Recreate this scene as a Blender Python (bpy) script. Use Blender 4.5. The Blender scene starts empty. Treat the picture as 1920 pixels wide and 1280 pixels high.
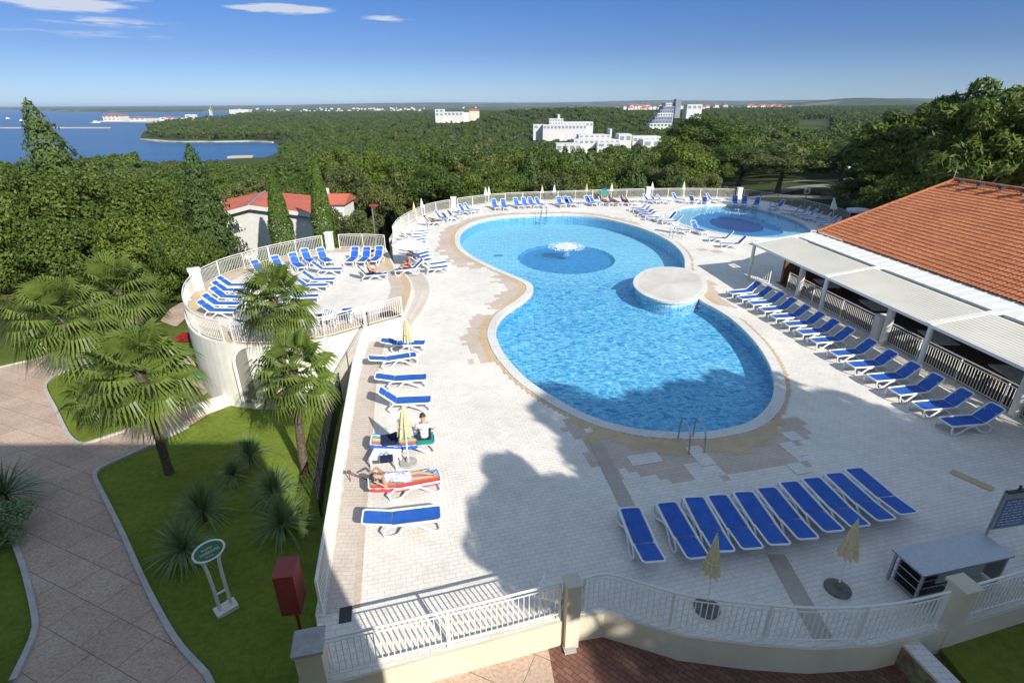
import bpy, bmesh, math, random
import numpy as np
from mathutils import Vector, Matrix
from mathutils.geometry import tessellate_polygon
R = math.radians
SC = bpy.context.scene
COL = SC.collection
# ------------------------------------------------------------------ camera, sky, sun, exposure
FPX, HC, ROLL = 1000.0, 10.0, -0.0055
PIT = math.atan(445.5 / FPX)
cam = bpy.data.objects.new('camera', bpy.data.cameras.new('camera'))
COL.objects.link(cam); SC.camera = cam
cam.data.sensor_width = 36; cam.data.lens = FPX / 1920 * 36
cam.data.clip_start = 0.1; cam.data.clip_end = 60000
_u = Vector((0, math.sin(PIT), math.cos(PIT))); _x = Vector((1, 0, 0))
_r = _x * math.cos(ROLL) + _u * math.sin(ROLL); _t = -_x * math.sin(ROLL) + _u * math.cos(ROLL)
_b = Vector((0, -math.cos(PIT), math.sin(PIT)))
cam.matrix_world = Matrix(((_r.x, _t.x, _b.x, 0), (_r.y, _t.y, _b.y, 0), (_r.z, _t.z, _b.z, HC), (0, 0, 0, 1)))
SHX, SHY, SEL = -0.575, 0.818, R(32.5)          # shadows fall forward and to the left
sun = bpy.data.objects.new('sun', bpy.data.lights.new('sun', 'SUN')); COL.objects.link(sun)
sun.data.energy = 4.6; sun.data.angle = R(0.53); sun.data.color = (1.0, 0.945, 0.85)
sdir = Vector((-SHX * math.cos(SEL), -SHY * math.cos(SEL), math.sin(SEL)))
sun.rotation_euler = sdir.to_track_quat('Z', 'Y').to_euler(); sun.location = (20, -20, 40)
W = bpy.data.worlds.new('World'); SC.world = W; W.use_nodes = True
wn, wl = W.node_tree.nodes, W.node_tree.links
wn.clear()
sky = wn.new('ShaderNodeTexSky'); sky.sky_type = 'NISHITA'; sky.sun_disc = False
sky.sun_elevation = SEL; sky.sun_rotation = math.atan2(-SHX, -SHY); sky.altitude = 40
sky.air_density = 1.0; sky.dust_density = 0.1; sky.ozone_density = 2.2
# thin streaky clouds low in the sky, laid out by direction (bearing, height), so they stay put in the world
tc = wn.new('ShaderNodeTexCoord'); sep = wn.new('ShaderNodeSeparateXYZ'); wl.new(tc.outputs['Generated'], sep.inputs[0])
def wm(op, a, b=None, c=None):
    n = wn.new('ShaderNodeMath'); n.operation = op
    for i, x in enumerate((a, b, c)):
        if x is None: continue
        if isinstance(x, (int, float)): n.inputs[i].default_value = x
        else: wl.new(x, n.inputs[i])
    return n.outputs[0]
# polarised look: deeper blue a little above the horizon
az = wm('ARCTAN2', sep.outputs[0], sep.outputs[1]); el = wm('ARCSINE', sep.outputs[2])
gr = wn.new('ShaderNodeValToRGB'); ge = gr.color_ramp.elements
for _ in range(3): ge.new(.5)
for e_, (p_, c_) in zip(ge, ((0.0, (.24, .345, .60)), (.05, (.172, .237, .425)), (.10, (.138, .228, .42)), (.22, (.55, .62, .70)), (.36, (1.62, 1.24, .92)))): e_.position = p_; e_.color = (*c_, 1)
wl.new(wm('DIVIDE', el, 1.5708), gr.inputs[0])
tint = wn.new('ShaderNodeMix'); tint.data_type = 'RGBA'; tint.blend_type = 'MULTIPLY'; tint.inputs['Factor'].default_value = 1.0
wl.new(sky.outputs[0], tint.inputs[6]); wl.new(gr.outputs[0], tint.inputs[7])
cv = wn.new('ShaderNodeCombineXYZ'); wl.new(wm('MULTIPLY', az, 6.0), cv.inputs[0]); wl.new(wm('MULTIPLY', el, 60.0), cv.inputs[1])
nz = wn.new('ShaderNodeTexNoise'); nz.inputs['Scale'].default_value = 2.2; nz.inputs['Detail'].default_value = 8; nz.inputs['Roughness'].default_value = 0.62
wl.new(cv.outputs[0], nz.inputs['Vector'])
blobs = None
# bearing, elevation, half width, half height (radians), strength
CLOUDS = [(-.715,.133,.20,.0185,1.0),(-.93,.134,.19,.018,.95),(-.62,.122,.085,.012,.8),(-.66,.152,.14,.010,.85),(-.86,.155,.12,.012,.6),(-.352,.131,.085,.0085,.95),(-.575,.103,.10,.007,.42),(-.60,.088,.11,.006,.3),(-.195,.123,.045,.0055,.5),(-.42,.157,.04,.005,.4),(-.055,.153,.03,.005,.4),(-.78,.066,.05,.004,.25),(-.74,.035,.3,.006,.0)]
for a0, e0, wa, we, st in CLOUDS:
    d = wm('ADD', wm('POWER', wm('DIVIDE', wm('SUBTRACT', az, a0), wa), 2.0), wm('POWER', wm('DIVIDE', wm('SUBTRACT', el, e0), we), 2.0))
    g = wm('MULTIPLY', wm('MAXIMUM', wm('SUBTRACT', 1.0, d), 0.0), st)
    blobs = g if blobs is None else wm('MAXIMUM', blobs, g)
dens = wm('MULTIPLY', wm('MULTIPLY_ADD', nz.outputs['Fac'], 4.2, wm('MULTIPLY_ADD', blobs, 1.1, -2.15)), wm('MINIMUM', wm('MULTIPLY', blobs, 2.2), 1.0))
dens = wm('MINIMUM', wm('MAXIMUM', wm('MULTIPLY', dens, 1.5), 0.0), 0.85)
cmix = wn.new('ShaderNodeMix'); cmix.data_type = 'RGBA'
wl.new(dens, cmix.inputs['Factor']); wl.new(tint.outputs[2], cmix.inputs[6]); cmix.inputs[7].default_value = (3.3, 3.5, 4.0, 1)
bg = wn.new('ShaderNodeBackground'); bg.inputs['Strength'].default_value = 0.15
wo = wn.new('ShaderNodeOutputWorld'); wl.new(cmix.outputs[2], bg.inputs['Color']); wl.new(bg.outputs[0], wo.inputs[0])
SC.view_settings.view_transform = 'Standard'; SC.view_settings.look = 'None'
SC.view_settings.exposure = 0.50; SC.view_settings.gamma = 1.0
SC.cycles.use_denoising = True
SC.cycles.max_bounces = 8; SC.cycles.diffuse_bounces = 3; SC.cycles.glossy_bounces = 3
SC.cycles.transmission_bounces = 6; SC.cycles.transparent_max_bounces = 24
SC.cycles.sample_clamp_indirect = 6

# ------------------------------------------------------------------ survey: sight lines of the photograph turned into ground positions
def ray(u, v):
    a, b = u - 960.0, 640.0 - v
    a, b = a * math.cos(ROLL) - b * math.sin(ROLL), a * math.sin(ROLL) + b * math.cos(ROLL)
    return Vector((a, b * math.sin(PIT) + FPX * math.cos(PIT), b * math.cos(PIT) - FPX * math.sin(PIT)))
def G(u, v, z=0.0, sl=0.0):
    d = ray(u, v); t = (z - HC) / (d.z - sl * d.y)
    return Vector((d.x * t, d.y * t, HC + d.z * t))
def D(u, v, y):
    d = ray(u, v); t = y / d.y
    return Vector((d.x * t, y, HC + d.z * t))
def PX(P):
    q = Vector(P) - Vector((0, 0, HC))
    k = -q.dot(_b)
    return 960 + FPX * q.dot(_r) / k, 640 - FPX * q.dot(_t) / k
GZ, GS = -0.6, -0.1
def Y(u, v): return G(u, v, GZ, GS)      # on the sloping garden

# ------------------------------------------------------------------ helpers
def tag(o, label=None, cat=None, group=None, kind=None):
    if label: o['label'] = label
    if cat: o['category'] = cat
    if group: o['group'] = group
    if kind: o['kind'] = kind
    return o
def thing(name, label, cat, loc=(0, 0, 0), rz=0.0, group=None):
    o = bpy.data.objects.new(name, None); COL.objects.link(o); o.empty_display_size = 0.2
    o.location = loc; o.rotation_euler = (0, 0, rz)
    return tag(o, label, cat, group)
def link(name, me, parent=None):
    o = bpy.data.objects.new(name, me); COL.objects.link(o)
    if parent is not None: o.parent = parent
    return o
def copy_tree(o, parent=None):
    c = o.copy(); COL.objects.link(c)
    if parent is not None: c.parent = parent
    for ch in list(o.children): copy_tree(ch, c)
    return c
def mesh_np(name, V, F, mats, mi=None, smooth=False):
    V = np.asarray(V, np.float32); F = np.asarray(F, np.int32)
    me = bpy.data.meshes.new(name); n = F.shape[1]
    me.vertices.add(len(V)); me.vertices.foreach_set('co', V.ravel())
    me.loops.add(F.size); me.loops.foreach_set('vertex_index', F.ravel())
    me.polygons.add(len(F)); me.polygons.foreach_set('loop_start', np.arange(0, F.size, n, dtype=np.int32))
    me.polygons.foreach_set('loop_total', np.full(len(F), n, np.int32))
    if mi is not None: me.polygons.foreach_set('material_index', np.asarray(mi, np.int32))
    me.polygons.foreach_set('use_smooth', np.full(len(F), smooth, bool))
    for m in (mats if isinstance(mats, (list, tuple)) else [mats]): me.materials.append(m)
    me.update(calc_edges=True); me.validate()
    return me
class MB:
    def __init__(s): s.v, s.f, s.m, s.k = [], [], [], 0
    def add(s, V, F):
        b = len(s.v); s.v += [tuple(x) for x in V]
        for q in F: s.f.append(tuple(i + b for i in q)); s.m.append(s.k)
        return s
    def box(s, c, d, rz=0.0, rot=None):
        m = rot if rot is not None else Matrix.Rotation(rz, 3, 'Z'); c = Vector(c)
        V = [c + m @ Vector((x * d[0] / 2, y * d[1] / 2, z * d[2] / 2)) for z in (-1, 1) for y in (-1, 1) for x in (-1, 1)]
        return s.add(V, [(0, 2, 3, 1), (4, 5, 7, 6), (0, 1, 5, 4), (2, 6, 7, 3), (0, 4, 6, 2), (1, 3, 7, 5)])
    def bar(s, p, q, w, h):
        p, q = Vector(p), Vector(q); d = q - p; L = d.length
        if L < 1e-6: return s
        x = d / L; up = Vector((0, 0, 1)) if abs(x.z) < 0.95 else Vector((0, 1, 0))
        y = up.cross(x).normalized(); z = x.cross(y)
        m = Matrix((x, y, z)).transposed()
        return s.box((p + q) / 2, (L, w, h), rot=m)
    def tube(s, P, r, n=6, closed=False, cap=True):
        P = [Vector(a) for a in P]; N = len(P); rr = r if isinstance(r, (list, tuple)) else [r] * N
        V = []; py = None
        for i in range(N):
            a = P[(i - 1) % N] if (closed or i) else P[0]; b = P[(i + 1) % N] if (closed or i < N - 1) else P[-1]
            t = (b - a).normalized()
            if py is None:
                u = Vector((0, 0, 1)) if abs(t.z) < 0.9 else Vector((0, 1, 0)); py = u.cross(t).normalized()
            y = (py - t * py.dot(t)); y = y.normalized() if y.length > 1e-5 else t.orthogonal().normalized()
            z = t.cross(y); py = y
            V += [P[i] + (y * math.cos(2 * math.pi * k / n) + z * math.sin(2 * math.pi * k / n)) * rr[i] for k in range(n)]
        F = []
        for i in range(N if closed else N - 1):
            j = (i + 1) % N
            F += [(i * n + k, i * n + (k + 1) % n, j * n + (k + 1) % n, j * n + k) for k in range(n)]
        if cap and not closed: F += [tuple(range(n))[::-1], tuple(range((N - 1) * n, N * n))]
        return s.add(V, F)
    def lathe(s, prof, n=16, c=(0, 0, 0), sx=1, sy=1):
        c = Vector(c); V = [c + Vector((r * sx * math.cos(2 * math.pi * k / n), r * sy * math.sin(2 * math.pi * k / n), z)) for r, z in prof for k in range(n)]
        F = [(i * n + k, i * n + (k + 1) % n, (i + 1) * n + (k + 1) % n, (i + 1) * n + k) for i in range(len(prof) - 1) for k in range(n)]
        F += [tuple(range(n))[::-1], tuple(range((len(prof) - 1) * n, len(prof) * n))]
        return s.add(V, F)
    def prism(s, pts, z0, z1):
        n = len(pts); A = [Vector((p[0], p[1], z0)) for p in pts]; B = [Vector((p[0], p[1], z1)) for p in pts]
        tri = tessellate_polygon([A])
        s.add(A + B, [(i, (i + 1) % n, n + (i + 1) % n, n + i) for i in range(n)])
        s.add(A, [tuple(t) for t in tri]); return s.add(B, [tuple(t) for t in tri])
    def quad(s, *V): return s.add(V, [tuple(range(len(V)))])
    def mesh(s, name, mats, smooth=False):
        me = bpy.data.meshes.new(name); me.from_pydata([tuple(x) for x in s.v], [], s.f)
        for m in (mats if isinstance(mats, (list, tuple)) else [mats]): me.materials.append(m)
        if isinstance(mats, (list, tuple)) and len(mats) > 1: me.polygons.foreach_set('material_index', np.asarray(s.m, np.int32))
        bm = bmesh.new(); bm.from_mesh(me); bmesh.ops.recalc_face_normals(bm, faces=bm.faces); bm.to_mesh(me); bm.free()
        if smooth:
            me.polygons.foreach_set('use_smooth', np.ones(len(me.polygons), bool))
            try: me.set_sharp_from_angle(angle=R(50))
            except Exception: pass
        me.update(); return me
    def build(s, name, mats, parent=None, smooth=False): return link(name, s.mesh(name, mats, smooth), parent)
def spline(pts, closed=True, n=6):
    P = [Vector(p) for p in pts]; N = len(P); out = []
    for i in range(N if closed else N - 1):
        g = lambda k: P[k % N] if closed else P[max(0, min(N - 1, k))]
        a, b, c, d = g(i - 1), g(i), g(i + 1), g(i + 2)
        for k in range(n):
            t = k / n
            out.append(0.5 * ((2 * b) + (c - a) * t + (2 * a - 5 * b + 4 * c - d) * t * t + (3 * b - a - 3 * c + d) * t ** 3))
    if not closed: out.append(P[-1])
    return out
def resample(P, step, closed=False):
    P = [Vector(p) for p in P]; Q = P + [P[0]] if closed else P
    out = [Q[0].copy()]; acc = 0.0
    for a, b in zip(Q, Q[1:]):
        L = (b - a).length
        if L < 1e-9: continue
        t = step - acc
        while t <= L: out.append(a + (b - a) * (t / L)); t += step
        acc = (acc + L) % step
    return out
def offset(P, d, closed=True):
    N = len(P); out = []
    for i in range(N):
        a = P[(i - 1) % N] if (closed or i) else P[0]; b = P[(i + 1) % N] if (closed or i < N - 1) else P[-1]
        t = (b - a); n = Vector((t.y, -t.x, 0)); n = n.normalized() if n.length > 1e-9 else Vector((0, 0, 0))
        out.append(P[i] + n * d)
    return out
def area(P): return 0.5 * sum(a.x * b.y - b.x * a.y for a, b in zip(P, P[1:] + P[:1]))
def ccw(P): return P if area(P) > 0 else P[::-1]
def inside(P, x, y):
    px = np.array([p[0] for p in P]); py = np.array([p[1] for p in P]); qx, qy = np.roll(px, -1), np.roll(py, -1)
    x = np.asarray(x, float); y = np.asarray(y, float); r = np.zeros(x.shape, bool)
    for a, b, c, d in zip(px, py, qx, qy):
        if b == d: continue
        r ^= ((b > y) != (d > y)) & (x < (c - a) * (y - b) / (d - b) + a)
    return r
def dist(P, x, y, closed=True):
    px = np.array([p[0] for p in P]); py = np.array([p[1] for p in P])
    if closed: qx, qy = np.roll(px, -1), np.roll(py, -1)
    else: px, py, qx, qy = px[:-1], py[:-1], px[1:], py[1:]
    x = np.asarray(x, float); y = np.asarray(y, float); best = np.full(x.shape, 1e9)
    for a, b, c, d in zip(px, py, qx, qy):
        L = (c - a) ** 2 + (d - b) ** 2 + 1e-12
        t = np.clip(((x - a) * (c - a) + (y - b) * (d - b)) / L, 0, 1)
        best = np.minimum(best, np.hypot(x - a - t * (c - a), y - b - t * (d - b)))
    return best
def sheet(name, outer, holes, mats, z=None, parent=None):
    loops = [[Vector(p) for p in outer]] + [[Vector(p) for p in h] for h in holes]
    if z is not None:
        for l in loops:
            for p in l: p.z = z
    tri = tessellate_polygon([[Vector((p.x, p.y, 0)) for p in l] for l in loops]); V = [p for l in loops for p in l]
    b = MB(); b.add(V, [t for t in map(tuple, tri)]); me = b.mesh(name, mats)
    up_ = sum(p.normal.z * p.area for p in me.polygons)
    if up_ < 0: me.flip_normals()
    for p in me.polygons:
        if p.normal.z < 0: p.flip()
    return link(name, me, parent)
ORD = ['first','second','third','fourth','fifth','sixth','seventh','eighth','ninth','tenth','eleventh','twelfth','thirteenth','fourteenth','fifteenth','sixteenth','seventeenth','eighteenth','nineteenth','twentieth','twenty-first','twenty-second','twenty-third','twenty-fourth','twenty-fifth','twenty-sixth']

# ------------------------------------------------------------------ materials
class NT:
    def __init__(s, name):
        s.m = bpy.data.materials.new(name); s.m.use_nodes = True; s.n = s.m.node_tree.nodes; s.l = s.m.node_tree.links
        s.p = s.n['Principled BSDF']; s.out = s.n['Material Output']; s._tc = None
    def node(s, t, **kw):
        n = s.n.new(t)
        for k, v in kw.items():
            if hasattr(n, k): setattr(n, k, v)
        return n
    def inp(s, n, k, v):
        if isinstance(v, bpy.types.NodeSocket): s.l.new(v, n.inputs[k])
        else: n.inputs[k].default_value = v
    def co(s, kind='Object'):
        if s._tc is None: s._tc = s.n.new('ShaderNodeTexCoord')
        return s._tc.outputs[kind]
    def noise(s, scale, detail=4, rough=0.55, co=None, out='Fac', dim=None):
        n = s.n.new('ShaderNodeTexNoise'); n.inputs['Scale'].default_value = scale; n.inputs['Detail'].default_value = detail; n.inputs['Roughness'].default_value = rough
        s.l.new(co if co is not None else s.co(), n.inputs['Vector']); return n.outputs[out]
    def ramp(s, fac, stops):
        n = s.n.new('ShaderNodeValToRGB'); e = n.color_ramp.elements
        while len(e) < len(stops): e.new(0.5)
        for i, (p, c) in enumerate(stops): e[i].position = p; e[i].color = (*c, 1) if len(c) == 3 else c
        s.l.new(fac, n.inputs[0]); return n.outputs[0]
    def mix(s, f, a, b, mode='MIX'):
        n = s.n.new('ShaderNodeMix'); n.data_type = 'RGBA'; n.blend_type = mode
        for k, v in (('Factor', f), (6, a), (7, b)):
            if isinstance(v, bpy.types.NodeSocket): s.l.new(v, n.inputs[k])
            else: n.inputs[k].default_value = v if isinstance(v, (int, float)) else ((*v, 1) if len(v) == 3 else v)
        return n.outputs[2]
    def math(s, op, a, b=0.0):
        n = s.n.new('ShaderNodeMath'); n.operation = op
        for i, x in enumerate((a, b)):
            if isinstance(x, bpy.types.NodeSocket): s.l.new(x, n.inputs[i])
            else: n.inputs[i].default_value = x
        return n.outputs[0]
    def bump(s, h, strength=0.3, dist=0.02):
        n = s.n.new('ShaderNodeBump'); n.inputs['Strength'].default_value = strength; n.inputs['Distance'].default_value = dist
        s.l.new(h, n.inputs['Height']); s.l.new(n.outputs[0], s.p.inputs['Normal'])
    def base(s, c, rough=0.6, metal=0.0, spec=0.4):
        s.inp(s.p, 'Base Color', c if isinstance(c, bpy.types.NodeSocket) else (*c, 1)); s.inp(s.p, 'Roughness', rough); s.inp(s.p, 'Metallic', metal)
        s.inp(s.p, 'Specular IOR Level', spec); return s
    def mapping(s, rz=0.0, sc=(1, 1, 1), co=None):
        n = s.n.new('ShaderNodeMapping'); n.inputs['Rotation'].default_value = (0, 0, rz); n.inputs['Scale'].default_value = sc
        s.l.new(co if co is not None else s.co(), n.inputs['Vector']); return n.outputs[0]
    def brick(s, co, bw, rh, c1, c2, mortar, msize=0.01, off=0.5, freq=2, msm=0.1):
        n = s.n.new('ShaderNodeTexBrick'); n.offset = off; n.offset_frequency = freq
        s.l.new(co, n.inputs['Vector']); n.inputs['Scale'].default_value = 1.0
        for k, v in (('Color1', c1), ('Color2', c2), ('Mortar', mortar)): n.inputs[k].default_value = (*v, 1)
        n.inputs['Mortar Size'].default_value = msize; n.inputs['Mortar Smooth'].default_value = msm
        n.inputs['Brick Width'].default_value = bw; n.inputs['Row Height'].default_value = rh
        return n
def plain(name, c, rough=0.6, var=0.12, scale=3.0, metal=0.0, spec=0.4, bump=0.0, bscale=30):
    t = NT(name); n = t.noise(scale, 5, 0.6)
    d = tuple(x * (1 - var) for x in c); e = tuple(min(1, x * (1 + var)) for x in c)
    t.base(t.ramp(n, [(0.3, d), (0.7, e)]), rough, metal, spec)
    if bump: t.bump(t.noise(bscale, 4), bump, 0.01)
    return t.m
def tile_mat(name, c, rz=R(0.0), var=0.06, grout=(0.40, 0.38, 0.36), bw=0.25, rh=0.125, dirt=0.15):
    t = NT(name); co = t.mapping(rz)
    b = t.brick(co, bw, rh, tuple(x * (1 - var) for x in c), c, grout, 0.006, 0.5)
    big = t.noise(0.35, 5, 0.6); st = t.noise(2.3, 6, 0.7)
    k = t.ramp(big, [(0.3, (1 - dirt,) * 3), (0.62, (1, 1, 1))])
    k2 = t.ramp(st, [(0.3, (0.90, 0.88, 0.85)), (0.55, (1, 1, 1))])
    t.base(t.mix(1.0, t.mix(1.0, b.outputs['Color'], k, 'MULTIPLY'), k2, 'MULTIPLY'), 0.55, 0, 0.35)
    t.bump(t.math('SUBTRACT', 1.0, b.outputs['Fac']), 0.25, 0.004); return t.m
def leaf_mat(name, dark, light, trans=0.3, scale=0.5, rnd=0.5, rough=0.55):
    t = NT(name); oi = t.node('ShaderNodeObjectInfo')
    n = t.noise(scale, 3, 0.6); n2 = t.noise(scale * 9, 2, 0.5)
    f = t.math('ADD', t.math('MULTIPLY', n, 0.75), t.math('MULTIPLY', n2, 0.35))
    c = t.ramp(f, [(0.32, dark), (0.75, light)])
    k = t.ramp(oi.outputs['Random'], [(0.0, (1 - rnd * 0.55, 1 - rnd * 0.5, 1 - rnd * 0.45)), (0.45, (1, 1, 1)), (1.0, (1 + rnd * 0.65, 1 + rnd * 0.35, 1.0))])
    c = t.mix(1.0, c, k, 'MULTIPLY'); t.base(c, rough, 0, 0.3)
    tr = t.node('ShaderNodeBsdfTranslucent'); t.l.new(c, tr.inputs[0])
    mx = t.node('ShaderNodeMixShader'); mx.inputs[0].default_value = trans
    t.l.new(t.p.outputs[0], mx.inputs[1]); t.l.new(tr.outputs[0], mx.inputs[2]); t.l.new(mx.outputs[0], t.out.inputs[0]); return t.m
M = {}
M['deck'] = tile_mat('deck_tile', (0.83, 0.79, 0.72), grout=(0.58, 0.545, 0.50))
M['ochre'] = tile_mat('ochre_tile', (0.66, 0.48, 0.27), var=0.08)
M['pink'] = tile_mat('pink_tile', (0.66, 0.53, 0.43), var=0.08)
M['taupe'] = tile_mat('taupe_tile', (0.50, 0.44, 0.37), var=0.06)
M['coping'] = tile_mat('coping_tile', (0.76, 0.75, 0.72), grout=(0.5, 0.5, 0.5), bw=0.24, rh=0.12)
M['white'] = plain('white_plastic', (0.80, 0.80, 0.79), 0.35, 0.03, 4, spec=0.5)
M['paint'] = plain('white_paint', (0.76, 0.75, 0.71), 0.45, 0.06, 2)
M['render'] = plain('white_render', (0.74, 0.72, 0.66), 0.85, 0.10, 0.8, bump=0.15, bscale=60)
M['cream'] = plain('cream_render', (0.62, 0.56, 0.44), 0.85, 0.10, 0.8, bump=0.15, bscale=60)
M['greywall'] = plain('grey_render', (0.52, 0.50, 0.46), 0.85, 0.14, 0.9, bump=0.15, bscale=60)
t = NT('blue_mesh_fabric'); w = t.n.new('ShaderNodeTexWave'); w.inputs['Scale'].default_value = 28; w.inputs['Distortion'].default_value = 0.4; t.l.new(t.co(), w.inputs['Vector'])
oi = t.node('ShaderNodeObjectInfo')
t.base(t.mix(1.0, t.ramp(t.noise(3, 4), [(0.3, (0.014, 0.085, 0.40)), (0.7, (0.026, 0.125, 0.50))]), t.ramp(oi.outputs['Random'], [(0, (0.85, 0.9, 0.95)), (1, (1.15, 1.08, 1.0))]), 'MULTIPLY'), 0.55, 0, 0.35); t.bump(w.outputs['Fac'], 0.25, 0.003); M['blue'] = t.m
M['cloth'] = plain('cream_canvas', (0.66, 0.56, 0.37), 0.9, 0.12, 6, bump=0.2, bscale=25)
M['wcloth'] = plain('white_canvas', (0.76, 0.75, 0.71), 0.9, 0.06, 5, bump=0.2, bscale=25)
M['steel'] = plain('brushed_steel', (0.46, 0.48, 0.52), 0.32, 0.08, 12, metal=1.0)
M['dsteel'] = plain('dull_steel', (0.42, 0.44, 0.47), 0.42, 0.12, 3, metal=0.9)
M['iron'] = plain('dark_iron', (0.045, 0.045, 0.05), 0.55, 0.3, 8)
M['conc'] = plain('concrete', (0.36, 0.35, 0.33), 0.9, 0.2, 5, bump=0.3, bscale=40)
M['dconc'] = plain('dark_concrete', (0.16, 0.15, 0.14), 0.9, 0.25, 6, bump=0.3, bscale=40)
M['kerb'] = plain('kerb_stone', (0.47, 0.46, 0.44), 0.85, 0.14, 3, bump=0.2)
M['bark'] = plain('bark', (0.13, 0.095, 0.07), 0.9, 0.4, 5, bump=0.8, bscale=18)
M['palmbark'] = plain('palm_bark', (0.11, 0.085, 0.06), 0.95, 0.5, 9, bump=1.0, bscale=22)
M['leaf'] = leaf_mat('leaf_broad', (0.043, 0.076, 0.0105), (0.140, 0.200, 0.030), 0.3, 0.5, 0.42)
M['olive'] = leaf_mat('leaf_olive', (0.060, 0.084, 0.024), (0.175, 0.198, 0.056), 0.3, 0.5, 0.42)
M['pine'] = leaf_mat('leaf_pine', (0.028, 0.058, 0.0095), (0.110, 0.172, 0.021), 0.25, 0.5, 0.35)
M['conif'] = leaf_mat('leaf_conifer', (0.034, 0.064, 0.0168), (0.105, 0.165, 0.0357), 0.2, 0.5, 0.35)
M['cyp'] = leaf_mat('leaf_cypress', (0.045, 0.090, 0.014), (0.125, 0.205, 0.028), 0.25, 0.5, 0.1)
M['palm'] = leaf_mat('leaf_palm', (0.062, 0.102, 0.018), (0.195, 0.265, 0.055), 0.3, 1.2, 0.3, 0.4)
M['yucca'] = leaf_mat('leaf_yucca', (0.11, 0.19, 0.07), (0.25, 0.36, 0.15), 0.2, 1.5, 0.2, 0.4)
M['red'] = leaf_mat('red_flowers', (0.28, 0.012, 0.02), (0.55, 0.03, 0.05), 0.2, 2.0, 0.1)
M['trunkgrey'] = plain('pale_trunk', (0.30, 0.26, 0.21), 0.9, 0.35, 6, bump=0.8, bscale=20)
M['skin'] = plain('skin', (0.48, 0.27, 0.18), 0.55, 0.08, 6)
M['tan'] = plain('tanned_skin', (0.36, 0.18, 0.11), 0.55, 0.08, 6)
M['hair'] = plain('brown_hair', (0.05, 0.03, 0.02), 0.6, 0.3, 30)
M['shirt'] = plain('white_shirt', (0.78, 0.78, 0.79), 0.9, 0.04, 8)
M['navy'] = plain('navy_cloth', (0.012, 0.018, 0.06), 0.9, 0.3, 9)
M['glass'] = plain('window_glass', (0.10, 0.13, 0.17), 0.08, 0.2, 1.0, spec=0.6)
M['dark'] = plain('dark_opening', (0.02, 0.02, 0.022), 0.8, 0.2)
M['redpaint'] = plain('red_paint', (0.30, 0.045, 0.045), 0.45, 0.1, 3)
M['green'] = plain('green_sign', (0.015, 0.16, 0.05), 0.35, 0.06)
M['teal'] = plain('teal_plastic', (0.03, 0.30, 0.22), 0.4, 0.1)
M['boardblue'] = plain('board_blue', (0.10, 0.17, 0.36), 0.5, 0.25, 6)
M['wood'] = plain('wood', (0.15, 0.075, 0.035), 0.6, 0.25, 6)
M['floorb'] = plain('brown_floor', (0.10, 0.065, 0.045), 0.5, 0.25, 2)
M['farwhite'] = plain('far_white', (0.58, 0.58, 0.57), 0.8, 0.08, 0.05)
M['farred'] = plain('far_red_roof', (0.38, 0.13, 0.07), 0.85, 0.15, 0.08)
M['fargrey'] = plain('far_grey', (0.22, 0.25, 0.30), 0.6, 0.15, 0.08)  # one even grey for far windows, storeys and spire
t = NT('awning_fabric'); w = t.n.new('ShaderNodeTexWave'); w.inputs['Scale'].default_value = 5.2; w.bands_direction = 'X'; t.l.new(t.co('UV'), w.inputs['Vector'])
t.base(t.ramp(t.noise(0.7, 5, 0.6), [(0.3, (0.64, 0.615, 0.53)), (0.7, (0.73, 0.70, 0.61))]), 0.75, 0, 0.3); t.bump(t.noise(1.4, 2), 0.3, 0.05); M['awning'] = t.m
t = NT('terracotta_tiles')
t.base(t.mix(1.0, t.ramp(t.noise(9, 2, 0.5), [(0.2, (0.31, 0.095, 0.045)), (0.5, (0.45, 0.16, 0.075)), (0.8, (0.54, 0.25, 0.135))]), t.ramp(t.noise(0.6, 5, 0.6), [(0.3, (0.8, 0.8, 0.8)), (0.65, (1, 1, 1))]), 'MULTIPLY'), 0.85, 0, 0.25); M['terracotta'] = t.m
t = NT('red_metal_roof'); t.base(t.ramp(t.noise(0.5, 4), [(0.3, (0.42, 0.10, 0.06)), (0.7, (0.54, 0.15, 0.09))]), 0.8); M['redroof'] = t.m
# ground covers
t = NT('lawn_grass')
n1, n2, n3 = t.noise(0.35, 5, 0.6), t.noise(4, 5, 0.7), t.noise(60, 2, 0.6)
c = t.ramp(n2, [(0.25, (0.135, 0.168, 0.028)), (0.55, (0.205, 0.265, 0.046)), (0.8, (0.245, 0.285, 0.070))])
c = t.mix(1.0, c, t.ramp(n1, [(0.3, (0.75, 0.78, 0.7)), (0.65, (1.1, 1.05, 1.0))]), 'MULTIPLY')
c = t.mix(1.0, c, t.ramp(n3, [(0.3, (0.55, 0.6, 0.5)), (0.6, (1.15, 1.15, 1.1))]), 'MULTIPLY')
t.base(c, 0.9, 0, 0.15); t.bump(n3, 0.9, 0.05); M['lawn'] = t.m
t = NT('forest_floor'); c = t.ramp(t.noise(0.15, 6, 0.7), [(0.3, (0.035, 0.045, 0.015)), (0.55, (0.07, 0.085, 0.028)), (0.8, (0.13, 0.115, 0.06))]); t.base(c, 0.95, 0, 0.1); M['floor'] = t.m
t = NT('stone_paving'); co = t.mapping(R(24)); b = t.brick(co, 1.35, 0.9, (0.56, 0.42, 0.33), (0.62, 0.47, 0.37), (0.22, 0.17, 0.135), 0.008, 0.33)
c = t.mix(1.0, b.outputs['Color'], t.ramp(t.noise(14, 6, 0.75), [(0.3, (0.62, 0.6, 0.58)), (0.6, (1.08, 1.08, 1.08))]), 'MULTIPLY')
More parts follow.
